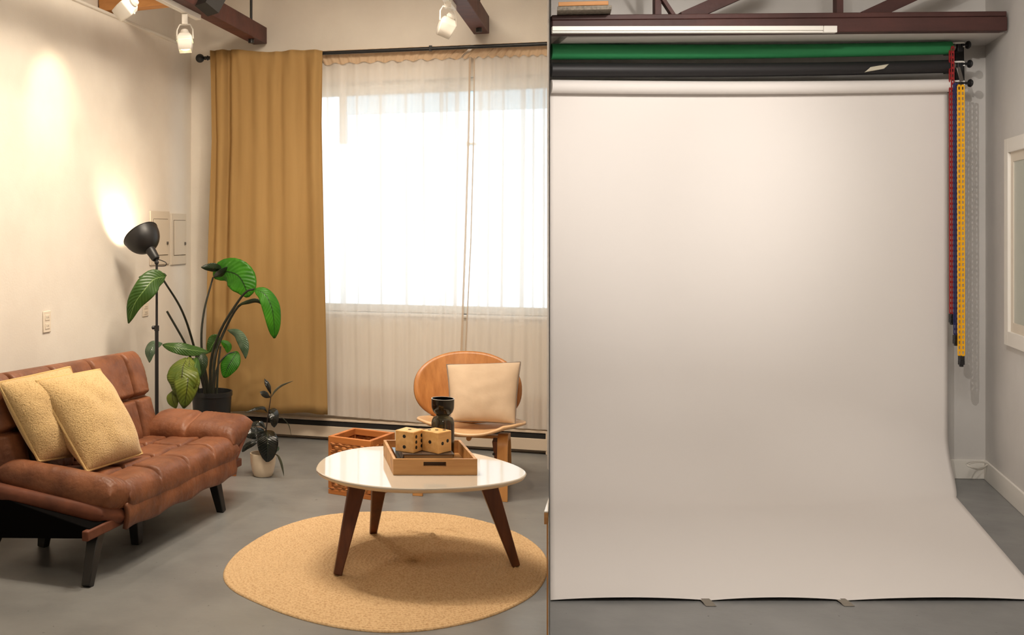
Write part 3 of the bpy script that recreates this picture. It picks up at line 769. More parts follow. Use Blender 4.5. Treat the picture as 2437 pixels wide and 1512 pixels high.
# front pillow: BL, BR, TR, TL
sh = V((-.877, .48, 0)) * .03
make_pillow('throw_pillow', [P(206, 1122, 4.60), P(338, 1080, 4.96), P(237, 880, 5.02), P(86, 908, 4.66)], .21, MT['boucle'], MT['piping'],
            'cream nubby throw pillow in front on the brown sofa', 'pillow', .0, .1, 2, group='cream throw pillows on the sofa')
make_pillow('throw_pillow', [P(92, 1098, 4.56), P(232, 1078, 4.9), P(166, 874, 4.95), P(-6, 912, 4.53)], .17, MT['boucle'], MT['piping'],
            'cream nubby throw pillow leaning behind the other on the sofa', 'pillow', .01, .1, 5, group='cream throw pillows on the sofa')

# ------------------------------------------------------------------ big plant
PY = 6.78
pp = V(((504 - CX) / FPX * PY, PY, 0))
plant = empty('potted_plant', pp, 0, 'tall broad-leaved plant in a black pot between lamp and tan curtain', 'plant')
mb = MB(); zr_ = .405
prof = [(.098, 0), (.104, .01), (.128, zr_ - .03), (.134, zr_ - .028), (.134, zr_), (.126, zr_), (.122, zr_ - .04), (.118, zr_ - .06)]
mb.lathe(prof, 48); mb.build('pot', MT['blackpot'], plant, smooth=True, angle=35)
mb = MB(); mb.lathe([(.118, zr_ - .07), (.117, zr_ - .05)], 32); mb.build('soil', MT['soil'], plant)
def zp(x, y, Y=PY): return P(280 + x / 3.024, 480 + y / 3.024, Y)
def stalk(pts, r0=.009, r1=.006, n=20):
    w = crom([V(p) - pp for p in pts], n); mb = MB()
    mb.tube(w, [r0 + (r1 - r0) * i / n for i in range(n + 1)], 9); mb.build('stalk', MT['stalk'], plant, smooth=True)
zs = zr_ - .055
def gp(x, Y): q = zp(x, 1355, Y); return V((q.x, q.y, zs))
stalk([gp(640, 6.74), zp(545, 1030, 6.62), zp(460, 780, 6.42), zp(330, 565, 6.2)])
stalk([gp(650, 6.82), zp(604, 1050, 6.82), zp(620, 800, 6.85), zp(686, 545, 6.9)])
stalk([gp(668, 6.76), zp(672, 1150, 6.75), zp(740, 930, 6.7), zp(850, 745, 6.66), zp(925, 650, 6.62), zp(985, 630, 6.6)], .011, .006)
stalk([gp(684, 6.8), zp(700, 1130, 6.78), zp(760, 950, 6.76), zp(868, 755, 6.74), zp(990, 716, 6.72), zp(1060, 752, 6.7)], .010, .007)
stalk([gp(690, 6.7), zp(690, 1180, 6.7), zp(716, 1060, 6.72), zp(775, 920, 6.74)], .008, .005)
stalk([gp(712, 6.75), zp(722, 1200, 6.75), zp(740, 1042, 6.77)], .008, .006)
stalk([gp(600, 6.75), zp(520, 1110, 6.7), zp(480, 1010, 6.66), zp(355, 790, 6.6)], .008, .007)
stalk([gp(628, 6.68), zp(610, 1200, 6.6), zp(560, 1140, 6.55), zp(500, 1130, 6.45)], .007, .005)
stalk([gp(660, 6.68), zp(640, 1250, 6.62), zp(600, 1110, 6.58), zp(560, 1070, 6.55)], .007, .004)
stalk([gp(690, 6.8), zp(715, 1200, 6.85), zp(790, 1100, 6.9), zp(862, 1085, 6.92)], .006, .004)
K = 1 / 3.024 / FPX
def lf(pts, W, mat, Y=PY, **k): return leaf('leaf', [zp(*p) for p in pts], W * K * Y, mat, plant, pp, **k)
lf([(345, 540, 6.2), (262, 560, 6.16), (190, 640, 6.12), (120, 740, 6.12), (78, 878, 6.14)], 82, MT['leaf'], 6.15, tilt=-8, fold=.12, prof=.75, skew=.75)
lf([(352, 532, 6.2), (310, 545, 6.22), (270, 600, 6.24)], 34, MT['leaf_dark'], 6.2, tilt=30)
lf([(150, 545, 6.2), (200, 540, 6.24), (270, 535, 6.24)], 16, MT['leaf_silver'], 6.2, tilt=30)
lf([(692, 545, 6.88), (770, 505, 6.82), (862, 530, 6.78), (915, 610, 6.76), (936, 690, 6.76)], 112, MT['leaf_bright'], 6.8, tilt=10, fold=.1, prof=.6)
lf([(760, 490, 6.84), (690, 478, 6.8), (600, 474, 6.78)], 34, MT['leaf_dark'], 6.8, tilt=-25, fold=.4)
lf([(690, 545, 6.88), (740, 520, 6.8), (790, 470, 6.76)], 30, MT['leaf_dark'], 6.8, tilt=40, fold=.3)
lf([(985, 630, 6.6), (1060, 668, 6.56), (1108, 760, 6.54), (1125, 870, 6.54), (1130, 985, 6.56)], 66, MT['leaf_bright'], 6.56, tilt=-14, fold=.25, prof=.55)
lf([(860, 752, 6.72), (930, 730, 6.68), (1000, 718, 6.66), (1060, 752, 6.66)], 18, MT['leaf_dark'], 6.7, tilt=30, fold=.6)
lf([(790, 925, 6.73), (865, 960, 6.66), (908, 1040, 6.62), (920, 1132, 6.62)], 42, MT['leaf_silver'], 6.65, tilt=20, fold=.2)
lf([(740, 985, 6.84), (700, 1005, 6.84), (650, 1090, 6.84)], 50, MT['leaf'], 6.84, tilt=-20)
lf([(740, 1000, 6.9), (790, 1040, 6.9), (790, 1090, 6.9)], 30, MT['leaf_bright'], 6.9)
lf([(862, 1080, 6.92), (830, 1130, 6.88), (795, 1190, 6.86), (766, 1268, 6.86)], 66, MT['leaf_bright'], 6.88, tilt=10, prof=.6)
lf([(322, 1022, 6.46), (265, 1032, 6.42), (230, 1080, 6.4), (228, 1160, 6.4)], 46, MT['leaf_silver'], 6.4, tilt=15, fold=.3)
lf([(322, 1030, 6.5), (420, 1050, 6.46), (540, 1070, 6.48), (660, 1085, 6.56)], 46, MT['leaf'], 6.5, tilt=-20, fold=.25, prof=.65)
lf([(500, 1128, 6.46), (470, 1190, 6.38), (462, 1260, 6.34), (440, 1330, 6.34), (415, 1390, 6.36)], 118, MT['leaf_olive'], 6.36, tilt=8, fold=.2, prof=.6)
lf([(520, 1120, 6.46), (510, 1230, 6.36), (500, 1340, 6.32), (478, 1490, 6.34)], 96, MT['leaf_olive'], 6.34, tilt=-14, fold=.35, prof=.6)
lf([(570, 1120, 6.5), (560, 1190, 6.42), (545, 1270, 6.4), (520, 1350, 6.4)], 60, MT['leaf'], 6.4, tilt=-25, fold=.3)
lf([(560, 1070, 6.55), (600, 1110, 6.5), (612, 1180, 6.48), (585, 1290, 6.5)], 46, MT['leaf_dark'], 6.5, tilt=-20, fold=.4)
lf([(400, 1360, 6.4), (395, 1420, 6.38), (420, 1490, 6.38)], 46, MT['leaf_olive'], 6.38, tilt=10)

# ------------------------------------------------------------------ rubber plant
gp0 = F(626, 1133)
rp = empty('potted_rubber_plant', gp0, 0, 'small dark rubber plant in a cream ceramic pot on the floor past the sofa', 'plant')
def yp(x, y, Y=None): return P(540 + x / 4.725, 860 + y / 4.725, gp0.y if Y is None else gp0.y + Y)
mb = MB(); hp = .135; r1 = .0765
mb.lathe([(.048, 0), (.054, .004), (.064, .03), (.073, .075), (r1, hp - .004), (r1, hp), (r1 - .006, hp), (r1 - .008, hp - .03)], 48); mb.build('pot', MT['ceramic'], rp, smooth=True, angle=50)
mb = MB(); mb.lathe([(.066, hp - .04), (.066, hp - .028)], 32); mb.build('soil', MT['soil'], rp)
w = crom([V((0, 0, hp - .03)), yp(432, 900) - gp0, yp(442, 760) - gp0, yp(465, 600) - gp0, yp(488, 450) - gp0, yp(497, 372) - gp0], 24)
mb = MB(); mb.tube(w, [.005 - .003 * i / 24 for i in range(25)], 8); mb.build('stem', MT['rstem'], rp, smooth=True)
K2 = 1 / 4.725 / FPX * gp0.y
def rl(pts, Wd, mat=MT['rubber'], **k): return leaf('leaf', [yp(*p) for p in pts], Wd * K2, mat, rp, gp0, **k)
rl([(496, 372), (478, 300, -.02), (450, 240, -.02), (424, 196)], 30, MT['rubber'], tilt=25, fold=.5)
rl([(488, 408), (450, 385, -.02), (410, 362, -.03), (371, 345, -.03)], 36, tilt=15)
rl([(500, 405), (545, 335, 0), (620, 275, .02), (745, 222, .03)], 16, MT['rubber_pale'], tilt=40)
rl([(452, 575), (420, 525, -.02), (330, 528, -.05), (205, 580, -.07)], 26, tilt=50, fold=.3)
rl([(478, 545), (520, 570, -.06), (540, 640, -.08), (534, 745, -.08)], 66, MT['rubber'], tilt=-30, fold=.3, prof=.5)
rl([(590, 622, .05), (650, 660, .05), (700, 730, .05), (725, 835, .05)], 8, MT['rubber_pale'], tilt=60)
rl([(448, 775), (455, 850, -.09), (458, 980, -.11), (456, 1135, -.10)], 118, tilt=5, fold=.18, prof=.5)
rl([(440, 770), (390, 700, -.0), (320, 700, -.0), (215, 740, .02)], 40, tilt=45)
rl([(420, 780), (350, 800, -.03), (280, 810, -.04), (200, 830, -.04)], 70, tilt=15, prof=.5)
rl([(370, 870, -.05), (290, 920, -.07), (220, 960, -.07), (170, 1020, -.07)], 36, tilt=15, prof=.55)
rl([(535, 1040, -.03), (580, 1080, -.07), (615, 1170, -.09), (640, 1295, -.09)], 18, MT['rubber_pale'], tilt=40)
rl([(545, 1020, 0), (570, 990, .03), (585, 960, .05)], 18, MT['leaf_dark'])

# ------------------------------------------------------------------ crate behind the sofa's far end
cr_ = F(562, 1134) 
def slat_box(name, loc, rz, sx, sy, sz, label, woven):
    r = empty(name, loc, rz, label, 'crate' if not woven else 'basket')
    e = .022
    for (cx, cy, dx, dy) in ((0, -sy / 2 + .007, sx - .03, .012), (0, sy / 2 - .007, sx - .03, .012), (-sx / 2 + .007, 0, .012, sy - .03), (sx / 2 - .007, 0, .012, sy - .03)):
        mb = MB()
        if woven:
            n = 13; nx = 40
            Ls = max(dx, dy); rows = []
            for j in range(n * 4 + 1):
                z = .02 + (sz - .05) * j / (n * 4); row = []
                for i in range(nx + 1):
                    q_ = -Ls / 2 + Ls * i / nx
                    band = int(j / 4 + .001)
                    d = .004 * abs(math.sin(math.pi * j / 4)) + .0035 * math.sin(i * math.pi / 4 + (band % 2) * math.pi) + .002 * mnoise.noise(V((q_ * 60, z * 60, cx + cy)))
                    out = V((cx, cy, 0)).normalized()
                    tang = V((1, 0, 0)) if dx > dy else V((0, 1, 0))
                    row.append(V((cx, cy, 0)) + tang * q_ + out * d + V((0, 0, z)))
                rows.append(row)
            mb.grid(rows); mb.build('woven_side', MT['weave'], r, smooth=True, solid=.006)
        else:
            mb.box((cx, cy, sz / 2), (dx, dy, sz - .02)); mb.build('side', MT['crate'], r, bevel=.002)
    mb = MB()
    for z in ((sz - .0175), .0125):
        hgt = .035 if z > .05 else .025
        for sgn in (-1, 1):
            mb.box((0, sgn * (sy / 2 - e / 2), z), (sx, e, hgt)); mb.box((sgn * (sx / 2 - e / 2), 0, z), (e, sy - 2 * e, hgt))
    for sx_ in (-1, 1):
        for sy_ in (-1, 1): mb.box((sx_ * (sx / 2 - e / 2), sy_ * (sy / 2 - e / 2), sz / 2), (e, e, sz - .06))
    mb.build('frame', MT['crate'], r, bevel=.002)
    mb = MB(); mb.box((0, 0, .016), (sx - .04, sy - .04, .008)); mb.build('bottom', MT['crate'], r)
    return r
slat_box('wooden_crate', (cr_.x - .13, cr_.y + .12, 0), R(0), .26, .24, .2, 'small orange wooden crate standing behind the far arm of the sofa', False)
# woven basket behind the table: front corner bf, left corner bl
bf = F(879, 1193); bl = F(781, 1175)
sx_ = .335; angb = math.atan2(-.52, .85)
angb = R(-38)
# local axes: front corner is (+sx/2?,-sy/2) ; build from left corner direction
e1 = V((math.cos(R(-33)), math.sin(R(-33)), 0)); e2 = V((-e1.y, e1.x, 0))
bs1, bs2 = .262, .29
cen = V((bl.x, bl.y, 0)) + e1 * bs1 / 2 + e2 * bs2 / 2
slat_box('woven_basket', cen, R(-33), bs1, bs2, P(785, 1038, bl.y).z, 'square woven basket with a wooden rim behind the coffee table', True)

# ------------------------------------------------------------------ plywood chair
cf = (F(1198, 1194) + F(992, 1180)) / 2; cdir = (F(1198, 1194) - F(992, 1180)).normalized(); cang = math.atan2(cdir.y, cdir.x)
ch = empty('lounge_chair', cf, cang, 'oak plywood lounge chair with an oval back in front of the sheer curtains', 'chair')
def CL(p):
    d = V(p) - V(cf); c, s = math.cos(cang), math.sin(cang); return V((d.x * c + d.y * s, -d.x * s + d.y * c, d.z))
# seat: curved shell, wide oval; sides sweep up
mb = MB(); rows = []
NS = 40
for j in range(21):
    v = j / 20; row = []
    y = -.085 + .52 * v
    hw = .295 * (1 - abs(2 * v - 1) ** 3.0 * (.36 if v < .5 else .5))
    for i in range(NS + 1):
        q_ = 2 * i / NS - 1
        # rounded front: edge bows forward in the middle
        yy = y - (.055 * (1 - q_ * q_) - .04) * (1 - v) * 1.0
        z = .372 + .046 * abs(q_) ** 2.2 - .058 * v + .09 * max(0, v - .75) ** 2 * 4 - .012 * math.exp(-((v) / .12) ** 2)
        row.append(V((q_ * hw + .045, yy, z)))
    rows.append(row)
mb.grid(rows); mb.build('seat', MT['seatply'], ch, smooth=True, angle=50, solid=.014)
# back: oval shell
bc0 = CL(P(1113, 921, 6.02)); hw, hh = .302, .192
mb = MB(); n_r, n_a = 12, 72; vs = [bc0 + V((0, .05, 0))]
for i in range(1, n_r + 1):
    for k in range(n_a):
        a_ = 2 * math.pi * k / n_a; rr_ = i / n_r
        c_, s_ = math.cos(a_), math.sin(a_)
        ex = 2 / 2.25
        x = math.copysign(abs(c_) ** ex, c_) * hw * rr_ ; z = math.copysign(abs(s_) ** ex, s_) * (hh if s_ > 0 else hh * 1.08) * rr_
        y = .05 - .09 * (x / hw) ** 2 + .3 * z + .25 * max(0, -z) ** 2
        vs.append(bc0 + V((x, y, z)))
fs = [(0, 1 + k, 1 + (k + 1) % n_a) for k in range(n_a)]
for i in range(n_r - 1):
    for k in range(n_a): fs.append((1 + i * n_a + k, 1 + i * n_a + (k + 1) % n_a, 1 + (i + 1) * n_a + (k + 1) % n_a, 1 + (i + 1) * n_a + k))
mb.add(vs, fs); mb.build('backrest', MT['oak'], ch, smooth=True, angle=50, solid=.014)
# side frames: bent strips
def strip(path, width, th, name, mat, parent, x):
    pts = crom([V((0, p[0], p[1])) for p in path], 30); L_ = []; 
    mb = MB(); rows = []
    for i, p in enumerate(pts):
        d = (pts[min(i + 1, 30)] - pts[max(i - 1, 0)]).normalized(); nrm = V((0, -d.z, d.y))
        rows.append([p + V((x - width / 2, 0, 0)) + nrm * th / 2, p + V((x + width / 2, 0, 0)) + nrm * th / 2, p + V((x + width / 2, 0, 0)) - nrm * th / 2, p + V((x - width / 2, 0, 0)) - nrm * th / 2])
    vs = [p for r_ in rows for p in r_]; fs = []
    for i in range(len(rows) - 1):
        for k in range(4): fs.append((i * 4 + k, i * 4 + (k + 1) % 4, (i + 1) * 4 + (k + 1) % 4, (i + 1) * 4 + k))
    fs += [(3, 2, 1, 0), tuple(len(vs) - 4 + k for k in range(4))]
    mb.add(vs, fs); return mb.build(name, mat, parent, bevel=.002, smooth=True, angle=50)
for sgn in (-1, 1):
    xx = sgn * .225
    lg = strip([(.0, 0), (.002, .12), (.003, .24), (.012, .302), (.05, .33), (.12, .328), (.3, .30)], .055, .022, 'leg', MT['birch'], ch, xx)
    strip([(.46, 0), (.43, .14), (.38, .25), (.3, .286), (.16, .302)], .05, .02, 'leg', MT['birch'], ch, xx)
    br = MB(); br.add([V((xx - sgn * .034, .02, .15)), V((xx - sgn * .034, .06, .15)), V((xx - sgn * .055, .14, .31)), V((xx - sgn * .055, .02, .31)),
                      V((xx - sgn * .030, .02, .15)), V((xx - sgn * .030, .06, .15)), V((xx - sgn * .030, .14, .31)), V((xx - sgn * .030, .02, .31))],
                      [(0, 1, 2, 3), (4, 7, 6, 5), (0, 4, 5, 1), (1, 5, 6, 2), (2, 6, 7, 3), (3, 7, 4, 0)])
    bo = br.build('bracket', MT['walnut'], ch)
    for zz in (.19, .245):
        bb = MB(); bb.lathe([(.007, 0), (.007, .004)], 12, (xx - sgn * .046, .02, zz), (-sgn * .3, -1, 0)); bb.build('bolt', MT['blackmetal'], bo)
# rail between the sides, upright carrying the back
mb = MB(); mb.bar((-.2, .30, .285), (.2, .30, .285), .05, .018); mb.build('stretcher', MT['birch'], ch, bevel=.003)
mb = MB(); mb.tube(crom([V((.03, .2, .285)), V((.03, .38, .285)), V((.035, bc0.y + .035, bc0.z - .2)), V((.04, bc0.y + .062, bc0.z - .06)), V((.04, bc0.y + .085, bc0.z + .05))], 16), .014, 10); mb.build('back_support', MT['birch'], ch, smooth=True)
# pillow on the chair
make_pillow('cushion', [P(1072, 1003, 5.72), P(1226, 1010, 5.66), P(1239, 862, 5.86), P(1063, 868, 5.9)], .13, MT['linen'], MT['zip'],
            'plain beige linen cushion standing on the plywood chair', 'cushion', .03, .12, 9, rimr=.0035)

# ------------------------------------------------------------------ jute rug
RZ = .009
px = [(530, 1374), (543, 1340), (580, 1305), (650, 1264), (740, 1235), (830, 1223), (950, 1220), (1060, 1226), (1150, 1243), (1230, 1270), (1280, 1302), (1303, 1335), (1300, 1375), (1275, 1413), (1225, 1445), (1150, 1475), (1050, 1498), (960, 1507), (880, 1506), (780, 1492), (680, 1465), (600, 1432), (550, 1405)]
pts = [F(x, y) for x, y in px]; rc = F(985, 1338)
m_ = len(pts); dense = []
for i in range(m_):
    p0, p1, p2, p3 = [pts[(i + d) % m_] for d in (-1, 0, 1, 2)]
    for k in range(12):
        t = k / 12; dense.append(.5 * (2 * p1 + (p2 - p0) * t + (2 * p0 - 5 * p1 + 4 * p2 - p3) * t * t + (3 * p1 - p0 - 3 * p2 + p3) * t ** 3))
for _ in range(16): dense = [(dense[i - 1] + dense[i] * 2 + dense[(i + 1) % len(dense)]) / 4 for i in range(len(dense))]
NR, NA = 40, len(dense)
RIDGE = [(F(975, 1270), F(1030, 1282), F(1062, 1302)), (F(1045, 1263), F(1075, 1268), F(1100, 1276))]
vs = [V((0, 0, RZ))]; fs = []
sub_ = 4; tot = NR * sub_
for i in range(1, tot + 1):
    for k in range(NA):
        ed = (dense[k] - rc) * (i / tot)
        z = RZ - .0055 * abs(math.cos(math.pi * i / sub_)) ** 3 + .0006 * math.sin(k * 2.1 + i)
        wp = ed + rc
        for q0, q1, q2 in RIDGE:
            for s0_, s1_ in ((q0, q1), (q1, q2)):
                dd = s1_ - s0_; tq = max(0, min(1, (wp - s0_).dot(dd) / dd.length_squared)); di = (wp - s0_ - dd * tq).length
                z += .024 * math.exp(-(di / .014) ** 2) * (.5 if s0_ is q0 else .5)
        if i == tot: z = .002
        vs.append(V((ed.x, ed.y, z)))
for k in range(NA): fs.append((0, 1 + k, 1 + (k + 1) % NA))
for i in range(tot - 1):
    for k in range(NA): fs.append((1 + i * NA + k, 1 + i * NA + (k + 1) % NA, 1 + (i + 1) * NA + (k + 1) % NA, 1 + (i + 1) * NA + k))
b0 = len(vs)
for k in range(NA):
    vs.append(V((dense[k].x - rc.x, dense[k].y - rc.y, .0005)))
for k in range(NA): fs.append((1 + (tot - 1) * NA + k, 1 + (tot - 1) * NA + (k + 1) % NA, b0 + (k + 1) % NA, b0 + k))
MT['jute'] = M('jute_braid', (206, 176, 136), .95, (164, 130, 90), nscale=110, detail=4, bump=.6, bscale=150, bdist=.004, spec=.08, ramp=(.42, .8))
mb = MB(); mb.add(vs, fs); o = mb.build('rug', MT['jute'], smooth=True, angle=0); o.location = (rc.x, rc.y, 0)
tag(o, 'oval braided jute rug under the coffee table on the grey floor', 'rug')

# ------------------------------------------------------------------ coffee table
TZ = .43
px = [(751, 1112), (765, 1093), (800, 1077), (850, 1066), (900, 1062), (960, 1061), (1020, 1064), (1080, 1070), (1130, 1079), (1180, 1091), (1225, 1106), (1250, 1119), (1253, 1129), (1238, 1140), (1195, 1150), (1130, 1158), (1050, 1162), (960, 1163), (880, 1157), (810, 1145), (772, 1132), (755, 1121)]
pts = [F(x, y, TZ) for x, y in px]; tc0 = V((sum(p.x for p in pts) / len(pts), sum(p.y for p in pts) / len(pts), 0))
ct = empty('coffee_table', tc0, 0, 'white lacquered coffee table with rounded triangular top and three walnut legs', 'coffee table')
loop = []
m_ = len(pts)
for i in range(m_):
    p0, p1, p2, p3 = [pts[(i + d) % m_] for d in (-1, 0, 1, 2)]
    for k in range(6):
        t = k / 6; loop.append(.5 * (2 * p1 + (p2 - p0) * t + (2 * p0 - 5 * p1 + 4 * p2 - p3) * t * t + (3 * p1 - p0 - 3 * p2 + p3) * t ** 3))
for _ in range(14): loop = [(loop[i - 1] + loop[i] * 2 + loop[(i + 1) % len(loop)]) / 4 for i in range(len(loop))]
loop = [V((p.x - tc0.x, p.y - tc0.y, 0)) for p in loop]; nl = len(loop)
def ringz(s, z): return [V((p.x * s, p.y * s, z)) for p in loop]
mb = MB(); rs = [ringz(.992, TZ), ringz(1.0, TZ - .003), ringz(1.0, TZ - .008)]
vs = [p for r_ in rs for p in r_]; fs = [tuple(range(nl))]
for i in range(2):
    for k in range(nl): fs.append((i * nl + k, i * nl + (k + 1) % nl, (i + 1) * nl + (k + 1) % nl, (i + 1) * nl + k))
mb.add(vs, fs); top_ = mb.build('tabletop', MT['white_gloss'], ct, smooth=True, angle=25)
mb = MB(); rs = [ringz(1.0, TZ - .008), ringz(.985, TZ - .018), ringz(.94, TZ - .026)]
vs = [p for r_ in rs for p in r_]; fs = [tuple(reversed(range(2 * nl, 3 * nl)))]
for i in range(2):
    for k in range(nl): fs.append((i * nl + k, i * nl + (k + 1) % nl, (i + 1) * nl + (k + 1) % nl, (i + 1) * nl + k))
mb.add(vs, fs); tag(mb.build('edge', MT['table_edge'], top_, smooth=True, angle=25), 'cream bevelled underside')
for ft, tp in (((803, 1374), (857, 1123, 4.5)), ((1228, 1352), (1152, 1120, 4.5)), ((888, 1272), (908, 1104, 4.66))):
    f_ = F(*ft) - tc0; f_.z = RZ - .001; t_ = P(*tp) - tc0; t_.z = TZ - .024
    d = (t_ - f_); d2 = V((d.x, d.y, 0))
    mb = MB(); mb.bar(f_, t_, .034, .03, up=V((0, 1, 0)), w2=.078, h2=.05); mb.build('leg', MT['walnut'], ct, bevel=.005)

# ------------------------------------------------------------------ tray with book, dice, vase
zt0 = TZ + .001
tfl = F(936, 1131, zt0); tfr = F(1136, 1131, zt0); tb = F(900, 1082, zt0)
tdx = (tfr - tfl); tw = tdx.length; tdy = V((-.045, .385, 0)).normalized(); td = .395; th = .066
tray = empty('serving_tray', tfl, math.atan2(tdx.y, tdx.x), 'rectangular acacia wood tray with slot handles on the coffee table', 'tray')
g = .012
mb = MB()
mb.box((tw / 2, td / 2, .006), (tw - 2 * g, td - 2 * g, .008)); mb.build('base', MT['acacia'], tray)
def handle_side(y0):
    mb = MB(); hw_ = .047; hz0, hz1 = th * .54, th * .82; cxh = tw * .655 if y0 < .1 else tw / 2
    cxh = tw * .495
    mb.box(((cxh - hw_) / 2, y0, th / 2), (cxh - hw_, g, th)); mb.box(((tw + cxh + hw_) / 2, y0, th / 2), (tw - cxh - hw_, g, th))
    mb.box((cxh, y0, hz0 / 2), (2 * hw_, g, hz0)); mb.box((cxh, y0, (hz1 + th) / 2), (2 * hw_, g, th - hz1))
    return mb.build('side', MT['acacia'], tray)
handle_side(g / 2); handle_side(td - g / 2)
for x_ in (g / 2, tw - g / 2):
    mb = MB(); mb.box((x_, td / 2, th / 2), (g, td - 2 * g, th)); mb.build('side', MT['acacia'], tray, bevel=.001)
def TR(x, y, z): return tray.matrix_basis @ V((x, y, z))
bpy.context.view_layer.update()
def TRw(x, y, z):
    c, s = math.cos(tray.rotation_euler.z), math.sin(tray.rotation_euler.z); return V((tfl.x + x * c - y * s, tfl.y + x * s + y * c, tfl.z + z))
# stack: dark glossy frame below, book above
def book(loc, w, d, h, rz, label, covermat, pagemat, name='book'):
    r = empty(name, loc, rz, label, 'book')
    mb = MB(); mb.box((0, 0, h - .002), (w, d, .004)); mb.box((0, 0, .002), (w, d, .004)); mb.box((-w / 2 + .002, 0, h / 2), (.004, d, h - .008)); mb.build('cover', covermat, r, bevel=.001)
    mb = MB(); mb.box((.001, 0, h / 2), (w - .012, d - .012, h - .008)); mb.build('pages', pagemat, r)
    return r
trz = tray.rotation_euler.z
book(TRw(.135, .17, .0105), .215, .285, .040, trz, 'dark glossy covered book flat at the bottom of the tray', MT['frame_glass'], MT['cover'])
book(TRw(.15, .165, .051), .215, .27, .030, trz, 'brown covered hardback book lying under the two dice', MT['cover'], MT['page'])
zb = TZ + .001 + .051 + .030 + .0005
def die(px_, py_, s, rz, left, right, top, label):
    Y_ = FPX * (EYE - zb) / (py_ - HY); p = P(px_, py_, Y_)
    e1 = V((math.cos(rz), math.sin(rz), 0)); e2 = V((-e1.y, e1.x, 0))
    # p is the bottom corner nearest the viewer; e1 goes right/back, e2 goes left/back
    cen = p + e1 * s / 2 + e2 * s / 2
    r = empty('wooden_die', (cen.x, cen.y, zb), rz, label, 'die', 'wooden dice on the tray')
    mb = MB(); mb.box((0, 0, s / 2), (s, s, s)); mb.build('cube_body', MT['pine'], r, bevel=.0035)
    k = s * .25; r_ = s * .083
    lay = {1: [(0, 0)], 2: [(0, k), (0, -k)], 3: [(-k, k), (0, 0), (k, -k)], 6: [(-k, k), (-k, 0), (-k, -k), (k, k), (k, 0), (k, -k)], -2: [(-k * .75, -.04 * s), (k * .75, .04 * s)], 4: [(-k, k), (k, k), (-k, -k), (k, -k)]}
    def disc(c, ax): mb = MB(); mb.lathe([(r_, 0), (r_, .0012)], 18, c, ax); mb.build('pip', MT['pip'], r)
    for a_, b_ in lay[left]: disc((-s / 2, -a_, s / 2 + b_), (-1, 0, 0))
    for a_, b_ in lay[right]: disc((a_, -s / 2, s / 2 + b_), (0, -1, 0))
    for a_, b_ in lay[top]: disc((a_, b_, s), (0, 0, 1))
die(984, 1080, .0885, R(52), 2, 6, 1, 'wooden die showing two and six dark pips, on the left of the book')
die(1043, 1081.5, .0885, R(42), 1, -2, 3, 'wooden die showing one and two dark pips, beside the vase')
# vase
zv = TZ + .0115
vp = TRw(.282, .31, .011)
vy = vp.y; vx = (1054 - CX) / FPX * vy
sc_ = vy / FPX
vz = lambda y: EYE - (y - HY) / FPX * vy - zv
R_ = 27 * sc_
vt = empty('glass_vase', (vx, vy, zv), 0, 'smoked dark glass vase shaped like an hourglass at the back of the tray', 'vase')
zn = vz(990); ztp = vz(949); zsh = vz(1008)
out = [(R_ * .92, 0), (R_ * .98, .004), (R_, .012), (R_, zsh), (R_ * .97, zsh + .012), (R_ * .86, zn - .008), (R_ * .62, zn - .002), (R_ * .56, zn + .002), (R_ * .62, zn + .006), (R_ * .86, zn + .018), (R_ * .98, zn + .036), (R_, ztp - .02), (R_, ztp)]
inn = [(r_ - .0028, z) for r_, z in out[::-1] if z > zn + .004] + [(.004, zn + .006)]
mb = MB(); mb.lathe(out + inn, 48); mb.build('body', MT['smoke'], vt, smooth=True, angle=50)
mb = MB(); mb.lathe([(R_ - .0028, ztp - .001), (R_ - .0028, ztp + .0012), (R_ + .0004, ztp + .0012), (R_ + .0004, ztp - .001)], 48); tag(mb.build('rim', M('pale_rim', (176, 170, 158), .15), vt, smooth=True, angle=50), 'pale polished rim')

# ------------------------------------------------------------------ console sliver by the partition
zc = .5
pa = F(1295, 1218, zc); pbk = F(1306.2, 1184, zc)
pr = V((SEAM * pa.y - .004, pa.y, 0)); 
cs = empty('side_table', (pa.x, pa.y, 0), 0, 'white topped wooden side table edge against the partition', 'side table')
L0 = V((pa.x, pa.y, 0)); 
def tri(z0, z1, name, mat, inset=0, back=1.0):
    a_ = V((inset, 0, 0)); b_ = V((pr.x - pa.x, 0, 0)); c_ = (V((pbk.x, pbk.y, 0)) - L0) * back
    mb = MB(); mb.prism([a_, b_, c_], z0, z1); return mb.build(name, mat, cs)
tri(zc - .004, zc, 'top', MT['white_gloss']); tri(zc - .043, zc - .004, 'apron', MT['acacia'])
tri(0, zc - .043, 'leg', MT['birch'], .0085, .8)

# ------------------------------------------------------------------ studio bay: beam, posts, boards, track
def RB(t, off, z): return RC + ru * t + rn * off + V((0, 0, z))
def RBP(x, y, off):
    o = RC + rn * off; k = (x - CX) / FPX
    t = (k * o.y - o.x) / (ru.x - k * ru.y); p = o + ru * t
    return t, EYE - (y - HY) / FPX * p.y
bo_ = .47
tL, zLt = RBP(1310, 51, bo_); tR, zRt = RBP(2388, 41, bo_); _, zLb = RBP(1310, 84, bo_); _, zRb = RBP(2388, 77, bo_)
A_ = RB(tL + .003, bo_, (zLt + zLb) / 2); B_ = RB(tR, bo_, (zRt + zRb) / 2)
def rbeam(name, A_, B_, w, h, label, mat=None):
    mb = MB(); mb.bar(V((0, 0, 0)), B_ - A_, w, h); o = mb.build(name, mat or MT['beamr'], bevel=.004); o.location = A_; return tag(o, label, 'beam', None, 'thing')
hb = (zLt - zLb)
rbeam('ceiling_beam', A_, B_, .07, hb, 'dark red timber beam across the studio, lower plank with the white track')
up = V((0, 0, hb / 2 + .0155))
